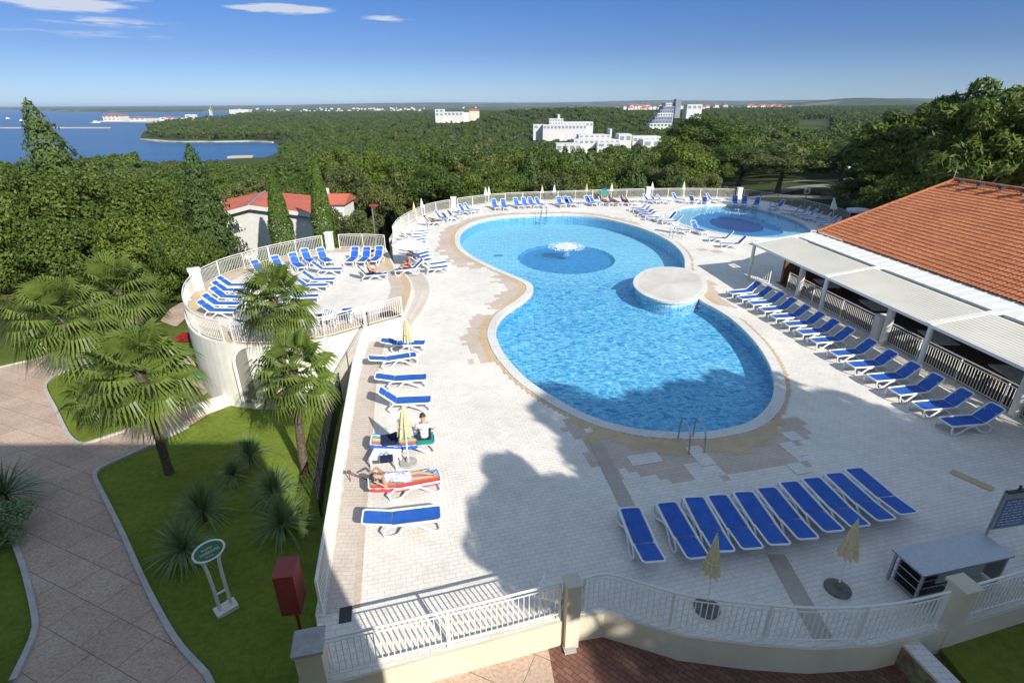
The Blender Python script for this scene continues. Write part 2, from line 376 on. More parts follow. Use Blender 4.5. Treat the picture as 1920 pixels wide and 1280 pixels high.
c = t.mix(1.0, c, t.ramp(t.noise(0.6, 4), [(0.3, (0.82, 0.80, 0.80)), (0.65, (1, 1, 1))]), 'MULTIPLY'); t.base(c, 0.85, 0, 0.2); t.bump(t.noise(25, 5), 0.4, 0.01); M['paving'] = t.m
t = NT('brick_paving'); co = t.mapping(R(40)); b = t.brick(co, 0.22, 0.11, (0.17, 0.075, 0.055), (0.25, 0.12, 0.09), (0.07, 0.045, 0.04), 0.007, 0.5)
t.base(t.mix(1.0, b.outputs['Color'], t.ramp(t.noise(1.2, 5), [(0.3, (0.75, 0.75, 0.75)), (0.65, (1.05, 1.05, 1.05))]), 'MULTIPLY'), 0.85); t.bump(t.math('SUBTRACT', 1.0, b.outputs['Fac']), 0.6, 0.01); M['brick'] = t.m
t = NT('rubble_stone'); v = t.n.new('ShaderNodeTexVoronoi'); v.inputs['Scale'].default_value = 7; t.l.new(t.co(), v.inputs['Vector'])
t.base(t.mix(0.5, t.ramp(t.noise(6, 4), [(0.3, (0.22, 0.16, 0.10)), (0.7, (0.42, 0.33, 0.22))]), v.outputs['Color'], 'MULTIPLY'), 0.9); t.bump(v.outputs['Distance'], 0.6, 0.03); M['rubble'] = t.m
t = NT('asphalt'); t.base(t.ramp(t.noise(1.5, 5), [(0.3, (0.19, 0.175, 0.16)), (0.7, (0.27, 0.25, 0.225))]), 0.9); M['road'] = t.m
def pool_tile(name, c, sz=0.3, vr=0.12):
    t = NT(name); b = t.brick(t.co(), sz, sz, tuple(x * (1 - vr) for x in c), c, tuple(x * 0.6 for x in c), 0.008, 0.0)
    t.base(b.outputs['Color'], 0.4); return t.m
M['pfloor'] = pool_tile('pool_floor_tile', (0.36, 0.78, 0.95))
M['pdark'] = pool_tile('pool_dark_tile', (0.06, 0.32, 0.62))
M['pwall'] = pool_tile('pool_wall_tile', (0.20, 0.52, 0.74), 0.15)
M['kfloor'] = pool_tile('paddling_floor_tile', (0.34, 0.66, 0.80))
M['kmid'] = pool_tile('paddling_mid_tile', (0.04, 0.24, 0.52))
M['kdark'] = pool_tile('paddling_dark_tile', (0.012, 0.020, 0.13))
# ------------------------------------------------------------------ terrain and sea
SEA = [G(u, v, -30) for u, v in ((-400, 350), (-100, 340), (100, 332), (300, 318), (425, 302), (490, 298), (535, 277), (515, 268), (470, 266), (400, 267), (330, 267), (262, 262), (270, 248), (310, 238), (400, 228), (470, 217), (440, 209.5), (250, 210.5), (110, 209.3), (50, 206.5), (-500, 208), (-900, 240))]
PLX = [0, 30, 60, 100, 200, 400, 560, 700, 1500, 4000, 8000, 26000]; PLZ = [-.6, -3.6, -7, -11.5, -20, -27, -29, -28, -25, -23, -16, 5]
PRX = [0, 30, 60, 100, 200, 400, 800, 2000, 5000, 26000]; PRZ = [-.6, -3.2, -3.6, -3.6, -8, -14, -16, -15, -8, 8]
HILLS = [(D(1050, 190, 900), 13, 170, 190), (D(950, 190, 1050), 9, 160, 160), (D(1190, 190, 1000), 8, 150, 200), (D(1615, 188, 3600), 42, 300, 500), (D(1500, 188, 7500), 38, 1300, 900), (D(800, 194, 9000), 45, 2500, 900), (D(1250, 192, 9000), 50, 1500, 900), (D(1700, 188, 6000), 45, 600, 700)]
def sstep(t): t = np.clip(t, 0, 1); return t * t * (3 - 2 * t)
def terr(x, y):
    x = np.asarray(x, float); y = np.asarray(y, float); h = np.hypot(x, y)
    dd = np.where(y < 30, np.clip(y, 0, None), y + (h - y) * sstep((y - 30) / 60))
    dd = np.maximum(dd, np.where(np.abs(x) > 60, h * 0.4, 0))
    w = sstep((np.arctan2(x, np.maximum(y, 1e-3)) - 0.02) / 0.5) * (y > 0)
    z = np.interp(dd, PLX, PLZ) * (1 - w) + np.interp(dd, PRX, PRZ) * w
    for c, a, sx, sy in HILLS: z = z + a * np.exp(-((x - c.x) / sx) ** 2 - ((y - c.y) / sy) ** 2)
    far = h > 150
    if far.any():
        s = np.where(inside(SEA, x, y), 1, -1) * dist(SEA, x, y)
        sea = sstep((s + 6) / 18); z = np.where(far, z * (1 - sea) - 36 * sea, z)
    return z
def tz(x, y): return float(terr(np.array([x]), np.array([y]))[0])
ths = np.concatenate([np.linspace(-62, 62, 430), np.linspace(62, 298, 60)[1:-1]]) * math.pi / 180
rs = np.concatenate([[0.5], np.geomspace(3, 26000, 330)])
TH, RR = np.meshgrid(ths, rs); gx, gy = RR * np.sin(TH), RR * np.cos(TH)
gz = terr(gx.ravel(), gy.ravel()).reshape(gx.shape)
n0, n1 = gx.shape
I = np.arange(n0 * n1).reshape(n0, n1); I2 = np.concatenate([I, I[:, :1]], 1)
F = np.stack([I2[:-1, :-1], I2[:-1, 1:], I2[1:, 1:], I2[1:, :-1]], -1).reshape(-1, 4)[:, ::-1]
t = NT('ground_cover'); pos = t.n.new('ShaderNodeNewGeometry').outputs['Position']
vl = t.n.new('ShaderNodeVectorMath'); vl.operation = 'LENGTH'; t.l.new(pos, vl.inputs[0])
nn = t.noise(0.35, 5, 0.6); nn2 = t.noise(5, 5, 0.7); nf = t.noise(0.01, 6, 0.7); nf2 = t.noise(0.0022, 5, 0.65)
near = t.mix(1.0, t.ramp(nn2, [(0.25, (0.135, 0.175, 0.026)), (0.55, (0.210, 0.280, 0.044)), (0.8, (0.250, 0.300, 0.068))]), t.ramp(nn, [(0.3, (0.75, 0.75, 0.75)), (0.65, (1.08, 1.08, 1.0))]), 'MULTIPLY')
n60 = t.noise(70, 2, 0.6); near = t.mix(1.0, near, t.ramp(n60, [(0.3, (0.5, 0.55, 0.5)), (0.62, (1.2, 1.2, 1.15))]), 'MULTIPLY')
wood = t.ramp(nf, [(0.3, (0.028, 0.045, 0.012)), (0.6, (0.065, 0.085, 0.025)), (0.8, (0.14, 0.15, 0.05))])
plainc = t.mix(t.ramp(nf2, [(0.52, (0, 0, 0)), (0.6, (1, 1, 1))]), wood, (0.16, 0.17, 0.08))
f1 = t.n.new('ShaderNodeMapRange'); f1.inputs[1].default_value = 34; f1.inputs[2].default_value = 48; t.l.new(vl.outputs['Value'], f1.inputs[0])
f2 = t.n.new('ShaderNodeMapRange'); f2.inputs[1].default_value = 1800; f2.inputs[2].default_value = 3500; t.l.new(vl.outputs['Value'], f2.inputs[0])
c = t.mix(f2.outputs[0], t.mix(f1.outputs[0], near, wood), plainc); t.base(c, 0.95, 0, 0.12); t.bump(n60, 0.8, 0.04)
ground = link('ground', mesh_np('ground', np.stack([gx, gy, gz], -1).reshape(-1, 3), F, t.m, smooth=True)); tag(ground, kind='structure')
t = NT('sea_water'); n = t.noise(0.02, 6, 0.65, co=t.mapping(0.3, (0.5, 1.6, 1)))
t.base(t.ramp(n, [(0.35, (0.014, 0.075, 0.19)), (0.7, (0.026, 0.115, 0.26))]), 0.35, 0, 0.35); t.bump(t.noise(0.12, 4), 0.5, 1.0); M['sea'] = t.m
b = MB(); b.quad((-30000, 150, -30), (9000, 150, -30), (9000, 40000, -30), (-30000, 40000, -30)); tag(b.build('sea', M['sea']), kind='structure')

# ------------------------------------------------------------------ pool deck
TR = R(13); _ca, _sa = math.cos(TR), math.sin(TR)
for k in ('deck', 'ochre', 'pink', 'taupe'):
    for nd in M[k].node_tree.nodes:
        if nd.type == 'MAPPING': nd.inputs['Rotation'].default_value = (0, 0, -TR)
POOLPX = [(862,452),(866,437),(880,425),(905,415),(945,408),(1000,405),(1062,404),(1110,408),(1160,418),(1210,433),(1250,452),(1272,470),(1282,487),(1283,502),(1284,520),(1296,545),(1312,566),(1340,582),(1372,603),(1410,640),(1437,680),(1449,715),(1448,745),(1435,770),(1405,795),(1360,808),(1310,815),(1250,814),(1190,808),(1130,793),(1080,772),(1030,744),(985,712),(955,680),(938,655),(930,630),(935,608),(950,590),(975,573),(995,556),(1000,543),(992,532),(970,522),(930,505),(890,485),(868,468)]
POOL = ccw(resample(spline([G(u, v, -0.1) for u, v in POOLPX], True, 8), 0.3, True)); 
for q in POOL: q.z = 0
KIDPX = [(1257,408),(1262,398),(1280,391),(1310,387),(1345,386),(1385,388),(1425,394),(1465,404),(1498,417),(1516,429),(1519,437),(1505,443),(1475,446.5),(1440,448),(1400,446),(1355,440),(1315,432),(1280,422)]
KID = ccw(resample(spline([G(u, v, -0.1) for u, v in KIDPX], True, 8), 0.4, True))
for q in KID: q.z = 0
POOLO, KIDO = offset(POOL, 0.42), offset(KID, 0.45)
FRONTPX = [(610,1282),(741,1246),(900,1203),(1060,1159),(1083,1154),(1134,1146),(1200,1165),(1280,1189),(1414,1206),(1528,1213),(1649,1206),(1750,1182),(1817,1164),(1920,1132),(2100,1085)]
FRONT = [G(u, v) for u, v in FRONTPX]
LEFT = [G(u, v) for u, v in ((605, 1152), (627, 998), (647, 860), (668, 720), (690, 640))]
BACKPX = [(738,447),(748,432),(771,417),(803,402),(849,392),(910,383),(960,379),(1010,377),(1100,374),(1200,371),(1300,370),(1380,372),(1420,376),(1467,384),(1517,397),(1590,417)]
BACK = spline([G(u, v) for u, v in BACKPX], False, 4)
LEDGE = offset(LEFT, -0.14, False)
DECK = FRONT + [Vector((46, 11, 0)), Vector((46, 44, 0)), Vector((33, 46.5, 0))] + [p.copy() for p in reversed(offset(BACK, -0.15, False))] + [G(736, 470), G(740, 540), G(712, 600)] + [p.copy() for p in reversed(LEDGE)]
deck = sheet('pool_deck', DECK, [POOLO, KIDO], M['deck'], 0.0); tag(deck, kind='structure')
def ringmesh(name, A, B, za, zb, mat, parent=None):
    n = len(A); b = MB(); b.add([(p.x, p.y, za) for p in A] + [(p.x, p.y, zb) for p in B], [(i, (i + 1) % n, n + (i + 1) % n, n + i) for i in range(n)])
    return b.build(name, mat, parent, True)
def strip(A, B, za, zb, b=None):
    b = b or MB(); n = len(A)
    b.add([(p.x, p.y, za) for p in A] + [(p.x, p.y, zb) for p in B], [(i, i + 1, n + i + 1, n + i) for i in range(n - 1)]); return b
for P, PO, nm in ((POOL, POOLO, 'pool_coping'), (KID, KIDO, 'paddling_pool_coping')):
    n = len(P); b = MB(); rows = [[(p.x, p.y, z) for p in Q] for Q, z in ((PO, -0.05), (PO, 0.035), (offset(P, 0.03), 0.035), (P, 0.02), (P, -0.16))]
    b.add(sum(rows, []), [(k * n + i, k * n + (i + 1) % n, (k + 1) * n + (i + 1) % n, (k + 1) * n + i) for k in range(4) for i in range(n)])
    tag(b.build(nm, M['coping'], None), kind='structure')
WATER_Z = -0.12
# main pool basin: shallow upper part, deep lower part with a sloping step between them, sunken disc round the fountain
FC = G(1062, 462, -0.1); FRX, FRY = 3.75, 4.3
pc = MB(); n = len(POOL)
pc.add([(p.x, p.y, -0.15) for p in POOL] + [(p.x, p.y, -1.75) for p in POOL], [(i, (i + 1) % n, n + (i + 1) % n, n + i) for i in range(n)])
tag(pc.build('pool_wall', M['pwall']), kind='structure')
stepy = G(1100, 545, -0.8).y
def floor_z(x, y):
    e = np.hypot((x - FC.x) / FRX, (y - FC.y) / FRY)
    return -0.66 - 0.34 * sstep((y - stepy) / 0.25 + 0.5) - 0.16 * sstep((1 - e) / 0.08)
b0 = Vector((min(p.x for p in POOL) - .4, min(p.y for p in POOL) - .4)); b1 = Vector((max(p.x for p in POOL) + .4, max(p.y for p in POOL) + .4))
def gridmesh(name, P, step, zf, mat, pad=0.0, mats=None, mif=None, smooth=False):
    xs = np.arange(min(p.x for p in P) - .5, max(p.x for p in P) + .5, step); ys = np.arange(min(p.y for p in P) - .5, max(p.y for p in P) + .5, step)
    X, Yy = np.meshgrid(xs, ys); V = np.stack([X, Yy, zf(X, Yy)], -1).reshape(-1, 3)
    I = np.arange(X.size).reshape(X.shape); Fq = np.stack([I[:-1, :-1], I[:-1, 1:], I[1:, 1:], I[1:, :-1]], -1).reshape(-1, 4)
    cx, cy = V[Fq, 0].mean(1), V[Fq, 1].mean(1)
    k = inside(P, cx, cy) | (dist(P, cx, cy) < pad); Fq = Fq[k]
    mi = mif(cx[k], cy[k]).astype(int) if mif else None
    used = np.unique(Fq); mp = np.zeros(len(V), int); mp[used] = np.arange(len(used))
    return mesh_np(name, V[used], mp[Fq], mats or mat, mi, smooth)
fl = link('pool_floor', gridmesh('pool_floor', POOL, 0.15, floor_z, None, 0.3, [M['pfloor'], M['pdark']], lambda x, y: np.hypot((x - FC.x) / FRX, (y - FC.y) / FRY) < 1.0)); tag(fl, kind='structure')
_q = G(935, 481, -1.05); b = MB(); b.box((_q.x, _q.y, -.985), (.7, .5, .03)); tag(b.build('pool_drain', M['pdark']), 'dark square drain on the floor of the upper pool, left of the fountain', 'drain')
KC = G(1380, 413, -0.1)
kx, ky = (G(1423, 414, -.1) - G(1333, 412, -.1)).length / 2, 3.4
k2x = (G(1472, 424, -.1) - G(1275, 410, -.1)).length / 2
def kmi(x, y):
    e1 = np.hypot((x - KC.x) / kx, (y - KC.y) / ky); e2 = dist(KID, x, y)
    return np.where(e1 < 1, 2, np.where(e2 > 2.1, 1, 0))
kf = link('paddling_pool_floor', gridmesh('paddling_pool_floor', KID, 0.12, lambda x, y: -0.35 - 0.12 * (dist(KID, x, y) > 2.1) - 0.1 * (np.hypot((x - KC.x) / kx, (y - KC.y) / ky) < 1), None, 0.2, [M['kfloor'], M['kmid'], M['kdark']], kmi)); tag(kf, kind='structure')
n = len(KID); b = MB(); b.add([(p.x, p.y, -0.14) for p in KID] + [(p.x, p.y, -0.6) for p in KID], [(i, (i + 1) % n, n + (i + 1) % n, n + i) for i in range(n)]); tag(b.build('paddling_pool_wall', M['pwall']), kind='structure')
# water: a really rippled surface
rw = np.random.default_rng(5)
WV = []
for i in range(46):
    lam = rw.uniform(0.30, 1.15); a = rw.normal(1.35, 0.75); k = 2 * math.pi / lam
    WV.append((k * math.cos(a), k * math.sin(a), rw.uniform(0, 6.28), 0.0021 * lam ** 1.1))
def wave(x, y, amp):
    z = np.zeros_like(x)
    for kx_, ky_, ph, a in WV: z += a * np.sin(kx_ * x + ky_ * y + ph)
    return z * amp
def water_z(x, y):
    low = 1 - sstep((y - stepy + 1.0) / 4.0); d = np.hypot(x - FC.x, y - FC.y)
    amp = 0.55 + 0.75 * low
    return WATER_Z + wave(x, y, amp) + 0.012 * np.exp(-d / 2.5) * np.sin(9 * d)
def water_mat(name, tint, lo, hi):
    # clear water over tiles: mirror by Fresnel, else passes light on; caustic light lines are painted into its tint by ridged noise
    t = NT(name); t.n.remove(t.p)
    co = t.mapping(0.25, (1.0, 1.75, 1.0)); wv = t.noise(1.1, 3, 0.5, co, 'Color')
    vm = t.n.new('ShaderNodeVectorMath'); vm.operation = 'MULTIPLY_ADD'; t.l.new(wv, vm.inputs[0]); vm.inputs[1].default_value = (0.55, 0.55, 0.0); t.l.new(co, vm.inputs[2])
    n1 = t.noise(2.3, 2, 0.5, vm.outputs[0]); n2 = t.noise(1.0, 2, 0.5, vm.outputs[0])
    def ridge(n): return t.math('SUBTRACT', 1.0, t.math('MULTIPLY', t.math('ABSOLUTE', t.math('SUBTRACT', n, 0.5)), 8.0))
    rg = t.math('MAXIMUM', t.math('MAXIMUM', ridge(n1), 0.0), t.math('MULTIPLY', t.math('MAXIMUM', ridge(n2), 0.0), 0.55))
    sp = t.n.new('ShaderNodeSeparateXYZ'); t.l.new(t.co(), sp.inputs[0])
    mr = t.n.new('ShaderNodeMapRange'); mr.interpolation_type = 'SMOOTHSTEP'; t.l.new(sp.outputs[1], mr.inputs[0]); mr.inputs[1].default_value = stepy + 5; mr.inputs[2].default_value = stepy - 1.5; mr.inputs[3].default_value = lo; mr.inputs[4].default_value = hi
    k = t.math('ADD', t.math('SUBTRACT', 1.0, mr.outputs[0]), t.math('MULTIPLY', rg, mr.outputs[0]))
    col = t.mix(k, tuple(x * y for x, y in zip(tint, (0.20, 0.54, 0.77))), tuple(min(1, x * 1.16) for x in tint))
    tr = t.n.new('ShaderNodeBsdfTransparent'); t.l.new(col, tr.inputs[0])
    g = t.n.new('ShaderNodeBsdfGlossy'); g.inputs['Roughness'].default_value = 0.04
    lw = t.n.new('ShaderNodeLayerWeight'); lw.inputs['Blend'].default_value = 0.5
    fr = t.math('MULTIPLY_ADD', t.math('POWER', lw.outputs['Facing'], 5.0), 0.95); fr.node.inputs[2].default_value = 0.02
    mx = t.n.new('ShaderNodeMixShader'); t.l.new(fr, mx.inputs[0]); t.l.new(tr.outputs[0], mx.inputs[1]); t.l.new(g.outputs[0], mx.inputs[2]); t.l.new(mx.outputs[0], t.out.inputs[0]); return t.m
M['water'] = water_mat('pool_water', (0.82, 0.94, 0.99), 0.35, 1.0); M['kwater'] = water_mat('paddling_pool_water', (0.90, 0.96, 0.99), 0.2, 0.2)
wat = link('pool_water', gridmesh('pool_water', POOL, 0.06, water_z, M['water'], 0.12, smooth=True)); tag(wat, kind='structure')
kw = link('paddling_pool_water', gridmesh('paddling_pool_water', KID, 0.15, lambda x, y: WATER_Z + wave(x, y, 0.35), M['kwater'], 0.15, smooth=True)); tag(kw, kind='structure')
SC.cycles.caustics_refractive = False; SC.cycles.caustics_reflective = False
# ------------------------------------------------------------------ coloured tile borders laid into the deck (one sheet each, 4 mm up)
def to_uv(x, y): return x * _ca + y * _sa, -x * _sa + y * _ca
def from_uv(a, b): return a * _ca - b * _sa, a * _sa + b * _ca
def cells(name, mask, step, z, mat):
    x0, x1, y0, y1 = -12, 34, 6, 66
    cs = [to_uv(x, y) for x in (x0, x1) for y in (y0, y1)]
    A, Bb = np.meshgrid(np.arange(math.floor(min(c[0] for c in cs)), max(c[0] for c in cs), step), np.arange(math.floor(min(c[1] for c in cs)), max(c[1] for c in cs), step))
    X, Yy = from_uv(A + step / 2, Bb + step / 2)
    k = mask(X.ravel(), Yy.ravel(), A.ravel(), Bb.ravel()); a, c = A.ravel()[k], Bb.ravel()[k]
    V = np.stack([np.stack([*from_uv(a + dx, c + dy), np.full(a.shape, z)], -1) for dx, dy in ((0, 0), (step, 0), (step, step), (0, step))], 1).reshape(-1, 3)
    return tag(link(name, mesh_np(name, V, np.arange(len(V)).reshape(-1, 4), mat)), kind='structure')
def hash2(a, b, s): return np.modf(np.abs(np.sin(np.floor(a / s) * 12.9898 + np.floor(b / s) * 78.233) * 43758.5453))[0]
PATCH = [  # centre px, radius m, reach of the pink border there
    ((1300, 845), 3.4, 1.9), ((1140, 810), 1.5, 1.0), ((1440, 830), 1.8, 1.5), ((960, 545), 3.2, 1.2), ((880, 620), 2.2, 1.35), ((860, 480), 3.5, 1.5), ((900, 420), 6, 1.3), ((1000, 398), 5, 0.9), ((1150, 405), 4, 0.9), ((895, 660), 1.2, 1.2), ((850, 440), 4, 1.3), ((1380, 560), 1.6, 1.0), ((1330, 545), 2.0, 1.1)]
_pc = [(G(*c), r, w) for c, r, w in PATCH]
def reach(x, y):
    w = np.zeros_like(x)
    for c, r, v in _pc: w = np.maximum(w, v * (np.hypot(x - c.x, y - c.y) < r))
    return w
def pool_d(x, y):
    d = dist(POOLO, x, y); d[inside(POOLO, x, y)] = -1; return d
def m_ochre(x, y, a, b):
    d = pool_d(x, y); w = np.where(reach(x, y) > 0, 0.38, 0.16) + np.where(reach(x, y) > 1.6, 0.42 + 0.7 * (hash2(a, b, 0.75) - 0.5), 0)
    return (d > 0.0) & (d < w) & ~((hash2(a, b, 2.0) < 0.18) & (reach(x, y) == 0))
def m_pink(x, y, a, b):
    d = pool_d(x, y); w = reach(x, y); w = w * (0.72 + 0.5 * hash2(a, b, 1.0)) + 0.3 * (hash2(a, b, 0.5) - 0.5)
    return ((d > 0.3) & (d < w) & (reach(x, y) > 0)) | ((d > 0.45) & (d < 3.0) & (hash2(a + 7, b, 0.75) < 0.02) & (x > 9))
def m_white(x, y, a, b): return m_pink(x, y, a, b) & (hash2(a + 3, b + 5, 0.5) < 0.11) & (reach(x, y) > 1.4)
cells('pink_tiles', m_pink, 0.25, 0.004, M['pink']); cells('ochre_tiles', m_ochre, 0.125, 0.008, M['ochre']); cells('white_tiles', m_white, 0.25, 0.012, M['deck'])
def rect(name, p, q, w, z, mat):
    p, q = Vector(p), Vector(q); d = (q - p).normalized(); nrm = Vector((-d.y, d.x, 0)) * w / 2
    b = MB(); b.quad(*[(c.x, c.y, z) for c in (p + nrm, p - nrm, q - nrm, q + nrm)]); return tag(b.build(name, mat), kind='structure')
rect('grey_tile_strip', G(1118, 832), G(1195, 985), 0.42, 0.016, M['taupe']); rect('grey_tile_strip', G(1455, 1040), G(1545, 1200), 0.42, 0.016, M['taupe'])
rect('ochre_tile_patch', G(1783, 883), G(1862, 918), 0.30, 0.016, M['ochre'])
LA = offset(LEFT, 0.34, False); LB = offset(LEFT, 0.62, False); LC = offset(LEFT, 0.78, False)
tag(strip(offset(LEFT, 0.06, False), LB, 0.005, 0.005).build('pink_tile_border', tile_mat('pale_pink_tile', (0.66, 0.57, 0.49))), kind='structure')
tag(strip(LB, LC, 0.005, 0.005).build('ochre_tile_border', M['pink']), kind='structure')
# drain grates
for (u, v), s in (((648, 1152), 0.26), ((1060, 1128), 0.2)):
    p = G(u, v); b = MB(); b.box((p.x, p.y, 0.012), (s, s * 1.5, 0.012), TR)
    tag(b.build('drain_grate', M['iron']), 'dark drain grate set in the tiles at the ' + ('left railing' if u < 700 else 'front railing, by the middle pillar'), 'drain')

# ------------------------------------------------------------------ walls under the deck
def wall(name, line, z0, z1, thick, mat, label, cap=None, capmat=None):
    A, Bo = line, offset(line, -thick if thick else 0.0, False); b = MB(); n = len(A)
    V = [(p.x, p.y, z) for Q, z in ((A, z0), (A, z1), (Bo, z1), (Bo, z0)) for p in Q]
    b.add(V, [(k * n + i, k * n + i + 1, ((k + 1) % 4) * n + i + 1, ((k + 1) % 4) * n + i) for k in range(4) for i in range(n - 1)] + [(0, n, 2 * n, 3 * n), (n - 1, 4 * n - 1, 3 * n - 1, 2 * n - 1)])
    o = b.build(name, mat); tag(o, label, 'wall')
    if cap:
        A2, B2 = offset(line, cap, False), offset(line, -thick - cap, False); b = MB()
        V = [(p.x, p.y, z) for Q, z in ((A2, z1 + .002), (A2, z1 + .06), (B2, z1 + .06), (B2, z1 + .002)) for p in Q]
        b.add(V, [(k * n + i, k * n + i + 1, ((k + 1) % 4) * n + i + 1, ((k + 1) % 4) * n + i) for k in range(4) for i in range(n - 1)] + [(0, n, 2 * n, 3 * n), (n - 1, 4 * n - 1, 3 * n - 1, 2 * n - 1)])
        b.build('coping', capmat or M['paint'], o)
    return o
FR2 = offset(FRONT, 0.03, False)
wall('retaining_wall', offset(FRONT, 0.05, False)[0:15], -2.4, -0.003, 0.22, M['cream'], 'cream rendered wall below the curved front railing of the pool deck')
wall('retaining_wall', [p for p in offset(LEFT, -0.16, False)], -4.2, -0.003, -0.25, M['cream'], 'cream rendered wall below the long left railing, above the lawn')
wall('retaining_wall', offset(BACK, -0.17, False), -9, -0.003, 0.2, M['cream'], 'rendered wall below the far curved railing of the pool deck')

# ------------------------------------------------------------------ round sun terrace, raised half a metre
TZ = 0.5
TOUT = [G(u, v, TZ) for u, v in ((757,594),(715,606),(672,618),(612,635),(550,644),(480,648),(417,643),(383,634),(360,620),(348,600),(346,580),(352,562),(368,543),(385,532),(420,515),(463,501),(499,490),(546,479),(582,471),(620,466),(677,464),(724,466))]
TRIM = spline(TOUT, False, 3)                                  # outer rim, from the deck round to the far side
ARC0 = [G(u, v, TZ) for u, v in ((741,500),(762,514),(774,534),(772,555),(757,594))]
ARC3 = [G(u, v, 0) for u, v in ((778,497),(808,515),(820,541),(811,574),(771,622))]
TPOLY = ccw(TRIM + [p for p in spline(ARC0, False, 4)])
b = MB(); b.prism(TPOLY, -4.4, TZ); terr_o = b.build('sun_terrace', [M['render']]); tag(terr_o, 'round raised sun terrace with rendered outer wall, left of the pool', 'terrace')
top = sheet('terrace_floor', [p.copy() for p in TPOLY], [], M['deck'], TZ + 0.004); top.parent = terr_o
ins = lambda d: [p.copy() for p in offset(TPOLY, -d)]
def ringsheet(name, A, Bi, z, mat, parent):
    n = len(A); b = MB(); b.add([(p.x, p.y, z) for p in A] + [(p.x, p.y, z) for p in Bi], [(i, (i + 1) % n, n + (i + 1) % n, n + i) for i in range(n)]); return b.build(name, mat, parent)
ringsheet('ochre_border', ins(0.12), ins(0.55), TZ + 0.008, M['ochre'], terr_o)
ringsheet('pink_border', ins(0.551), ins(1.25), TZ + 0.008, M['pink'], terr_o)
for k, (f_, zk) in enumerate(((0.34, 0.335), (0.67, 0.17))):
    a0, a3 = spline(ARC0, False, 4), spline(ARC3, False, 4)
    P = [Vector((p.x * (1 - f_) + q.x * f_, p.y * (1 - f_) + q.y * f_, 0)) for p, q in zip(a0, a3)]
    b = MB(); b.prism(P + [Vector((p.x - 0.3, p.y, 0)) for p in reversed(a0)], -0.3, zk)
    b.build('step', tile_mat('step_tile', (0.66, 0.60, 0.53)), terr_o)
# arched niche in the terrace wall, its inner shade put in as a flat dark sheet
pn = (TRIM[14] + TRIM[15]) / 2; tn = (TRIM[15] - TRIM[13]).normalized(); nn_ = Vector((tn.y, -tn.x, 0))
if nn_.y > 0: nn_ = -nn_
pn = G(468, 646, TZ); b = MB(); arch = []
for k in range(13): a = math.pi * k / 12; arch.append((0.8 * math.cos(a), -1.3 + 0.8 * math.sin(a)))
arch = [(0.8, -3.3)] + arch + [(-0.8, -3.3)]
fpt = [pn + tn * x + nn_ * 0.05 + Vector((0, 0, z + 0.45)) for x, z in arch]
b.add(fpt, [tuple(t_) for t_ in tessellate_polygon([[Vector((x, z, 0)) for x, z in arch]])]); b.build('arch_shade_panel', plain('niche_shade', (.22, .21, .19), .9), terr_o)
b = MB(); b.tube([p + nn_ * 0.02 for p in fpt], 0.07, 6); b.build('arch_surround', M['render'], terr_o)

# ------------------------------------------------------------------ garden: paths, kerbs, lawn edges
def flat(P, lift): return [Vector((p.x, p.y, tz(p.x, p.y) + lift)) for p in P]
PATHPX = [(400,1300),(388,1266),(330,1200),(275,1100),(230,1000),(195,930),(180,900),(180,887),(195,876),(270,842),(360,797),(395,775),(455,752),(520,735),(600,700),(590,680),(500,705),(440,735),(400,745),(330,762),(270,795),(190,824),(160,833),(148,833),(128,815),(105,768),(87,733),(90,718),(115,700),(160,688),(180,670),(160,655),(120,660),(60,676),(0,690),(-90,712),(-160,800),(-90,900),(0,960),(40,1050),(66,1150),(66,1190),(40,1250),(15,1300)]
def drape(name, Ppx, mat, lift, step=0.5):
    P = ccw([Y(u, v) for u, v in Ppx]); P2 = [Vector((p.x, p.y, 0)) for p in P]
    me = gridmesh(name, P2, step, lambda X, Yy: terr(X, Yy) + lift, mat); return P2, me
def draped_poly(name, P, mat, lift):
    P = ccw([Vector((p.x, p.y, 0)) for p in resample(P, 0.6, True)])
    b = sheet(name, P, [], mat, 0.0); bm = bmesh.new(); bm.from_mesh(b.data)
    bmesh.ops.subdivide_edges(bm, edges=[e for e in bm.edges if e.calc_length() > 2.5], cuts=3, use_grid_fill=True)
    for v in bm.verts: v.co.z = tz(v.co.x, v.co.y) + lift
    bm.to_mesh(b.data); bm.free(); return tag(b, kind='structure')
draped_poly('garden_path', [Y(u, v) for u, v in PATHPX], M['paving'], 0.03)
draped_poly('garden_path', [Y(u, v) for u, v in ((300,600),(318,575),(350,555),(352,590),(330,612))], M['paving'], 0.04)
draped_poly('garden_path', [Y(u, v) for u, v in ((330,700),(352,665),(372,690),(392,735),(355,760),(338,752))], M['paving'], 0.04)
def kerb(px, w=0.13, h=0.10):
    P = resample(spline([Y(u, v) for u, v in px], False, 6), 0.4); b = MB()
    A, Bk = offset(P, w / 2, False), offset(P, -w / 2, False); n = len(P)
    V = [(p.x, p.y, tz(p.x, p.y) + z) for Q, z in ((A, -.05), (A, h), (Bk, h), (Bk, -.05)) for p in Q]
    b.add(V, [(k * n + i, k * n + i + 1, (k + 1) * n + i + 1, (k + 1) * n + i) for k in range(3) for i in range(n - 1)] + [(0, n, 2 * n, 3 * n), (n - 1, 2 * n - 1, 3 * n - 1, 4 * n - 1)])
    tag(b.build('kerb', M['kerb']), kind='structure')
kerb([(400,1290),(388,1266),(330,1200),(275,1100),(230,1000),(195,930),(180,900),(180,887),(195,876),(270,842),(360,797)])
kerb([(160,688),(115,700),(90,718),(87,733),(105,768),(128,815),(148,833),(165,832),(190,824),(270,795),(330,762)])
kerb([(0,960),(40,1050),(66,1150),(66,1190),(40,1250),(15,1300)]); kerb([(-90,712),(0,690),(60,676),(120,660),(160,655)])
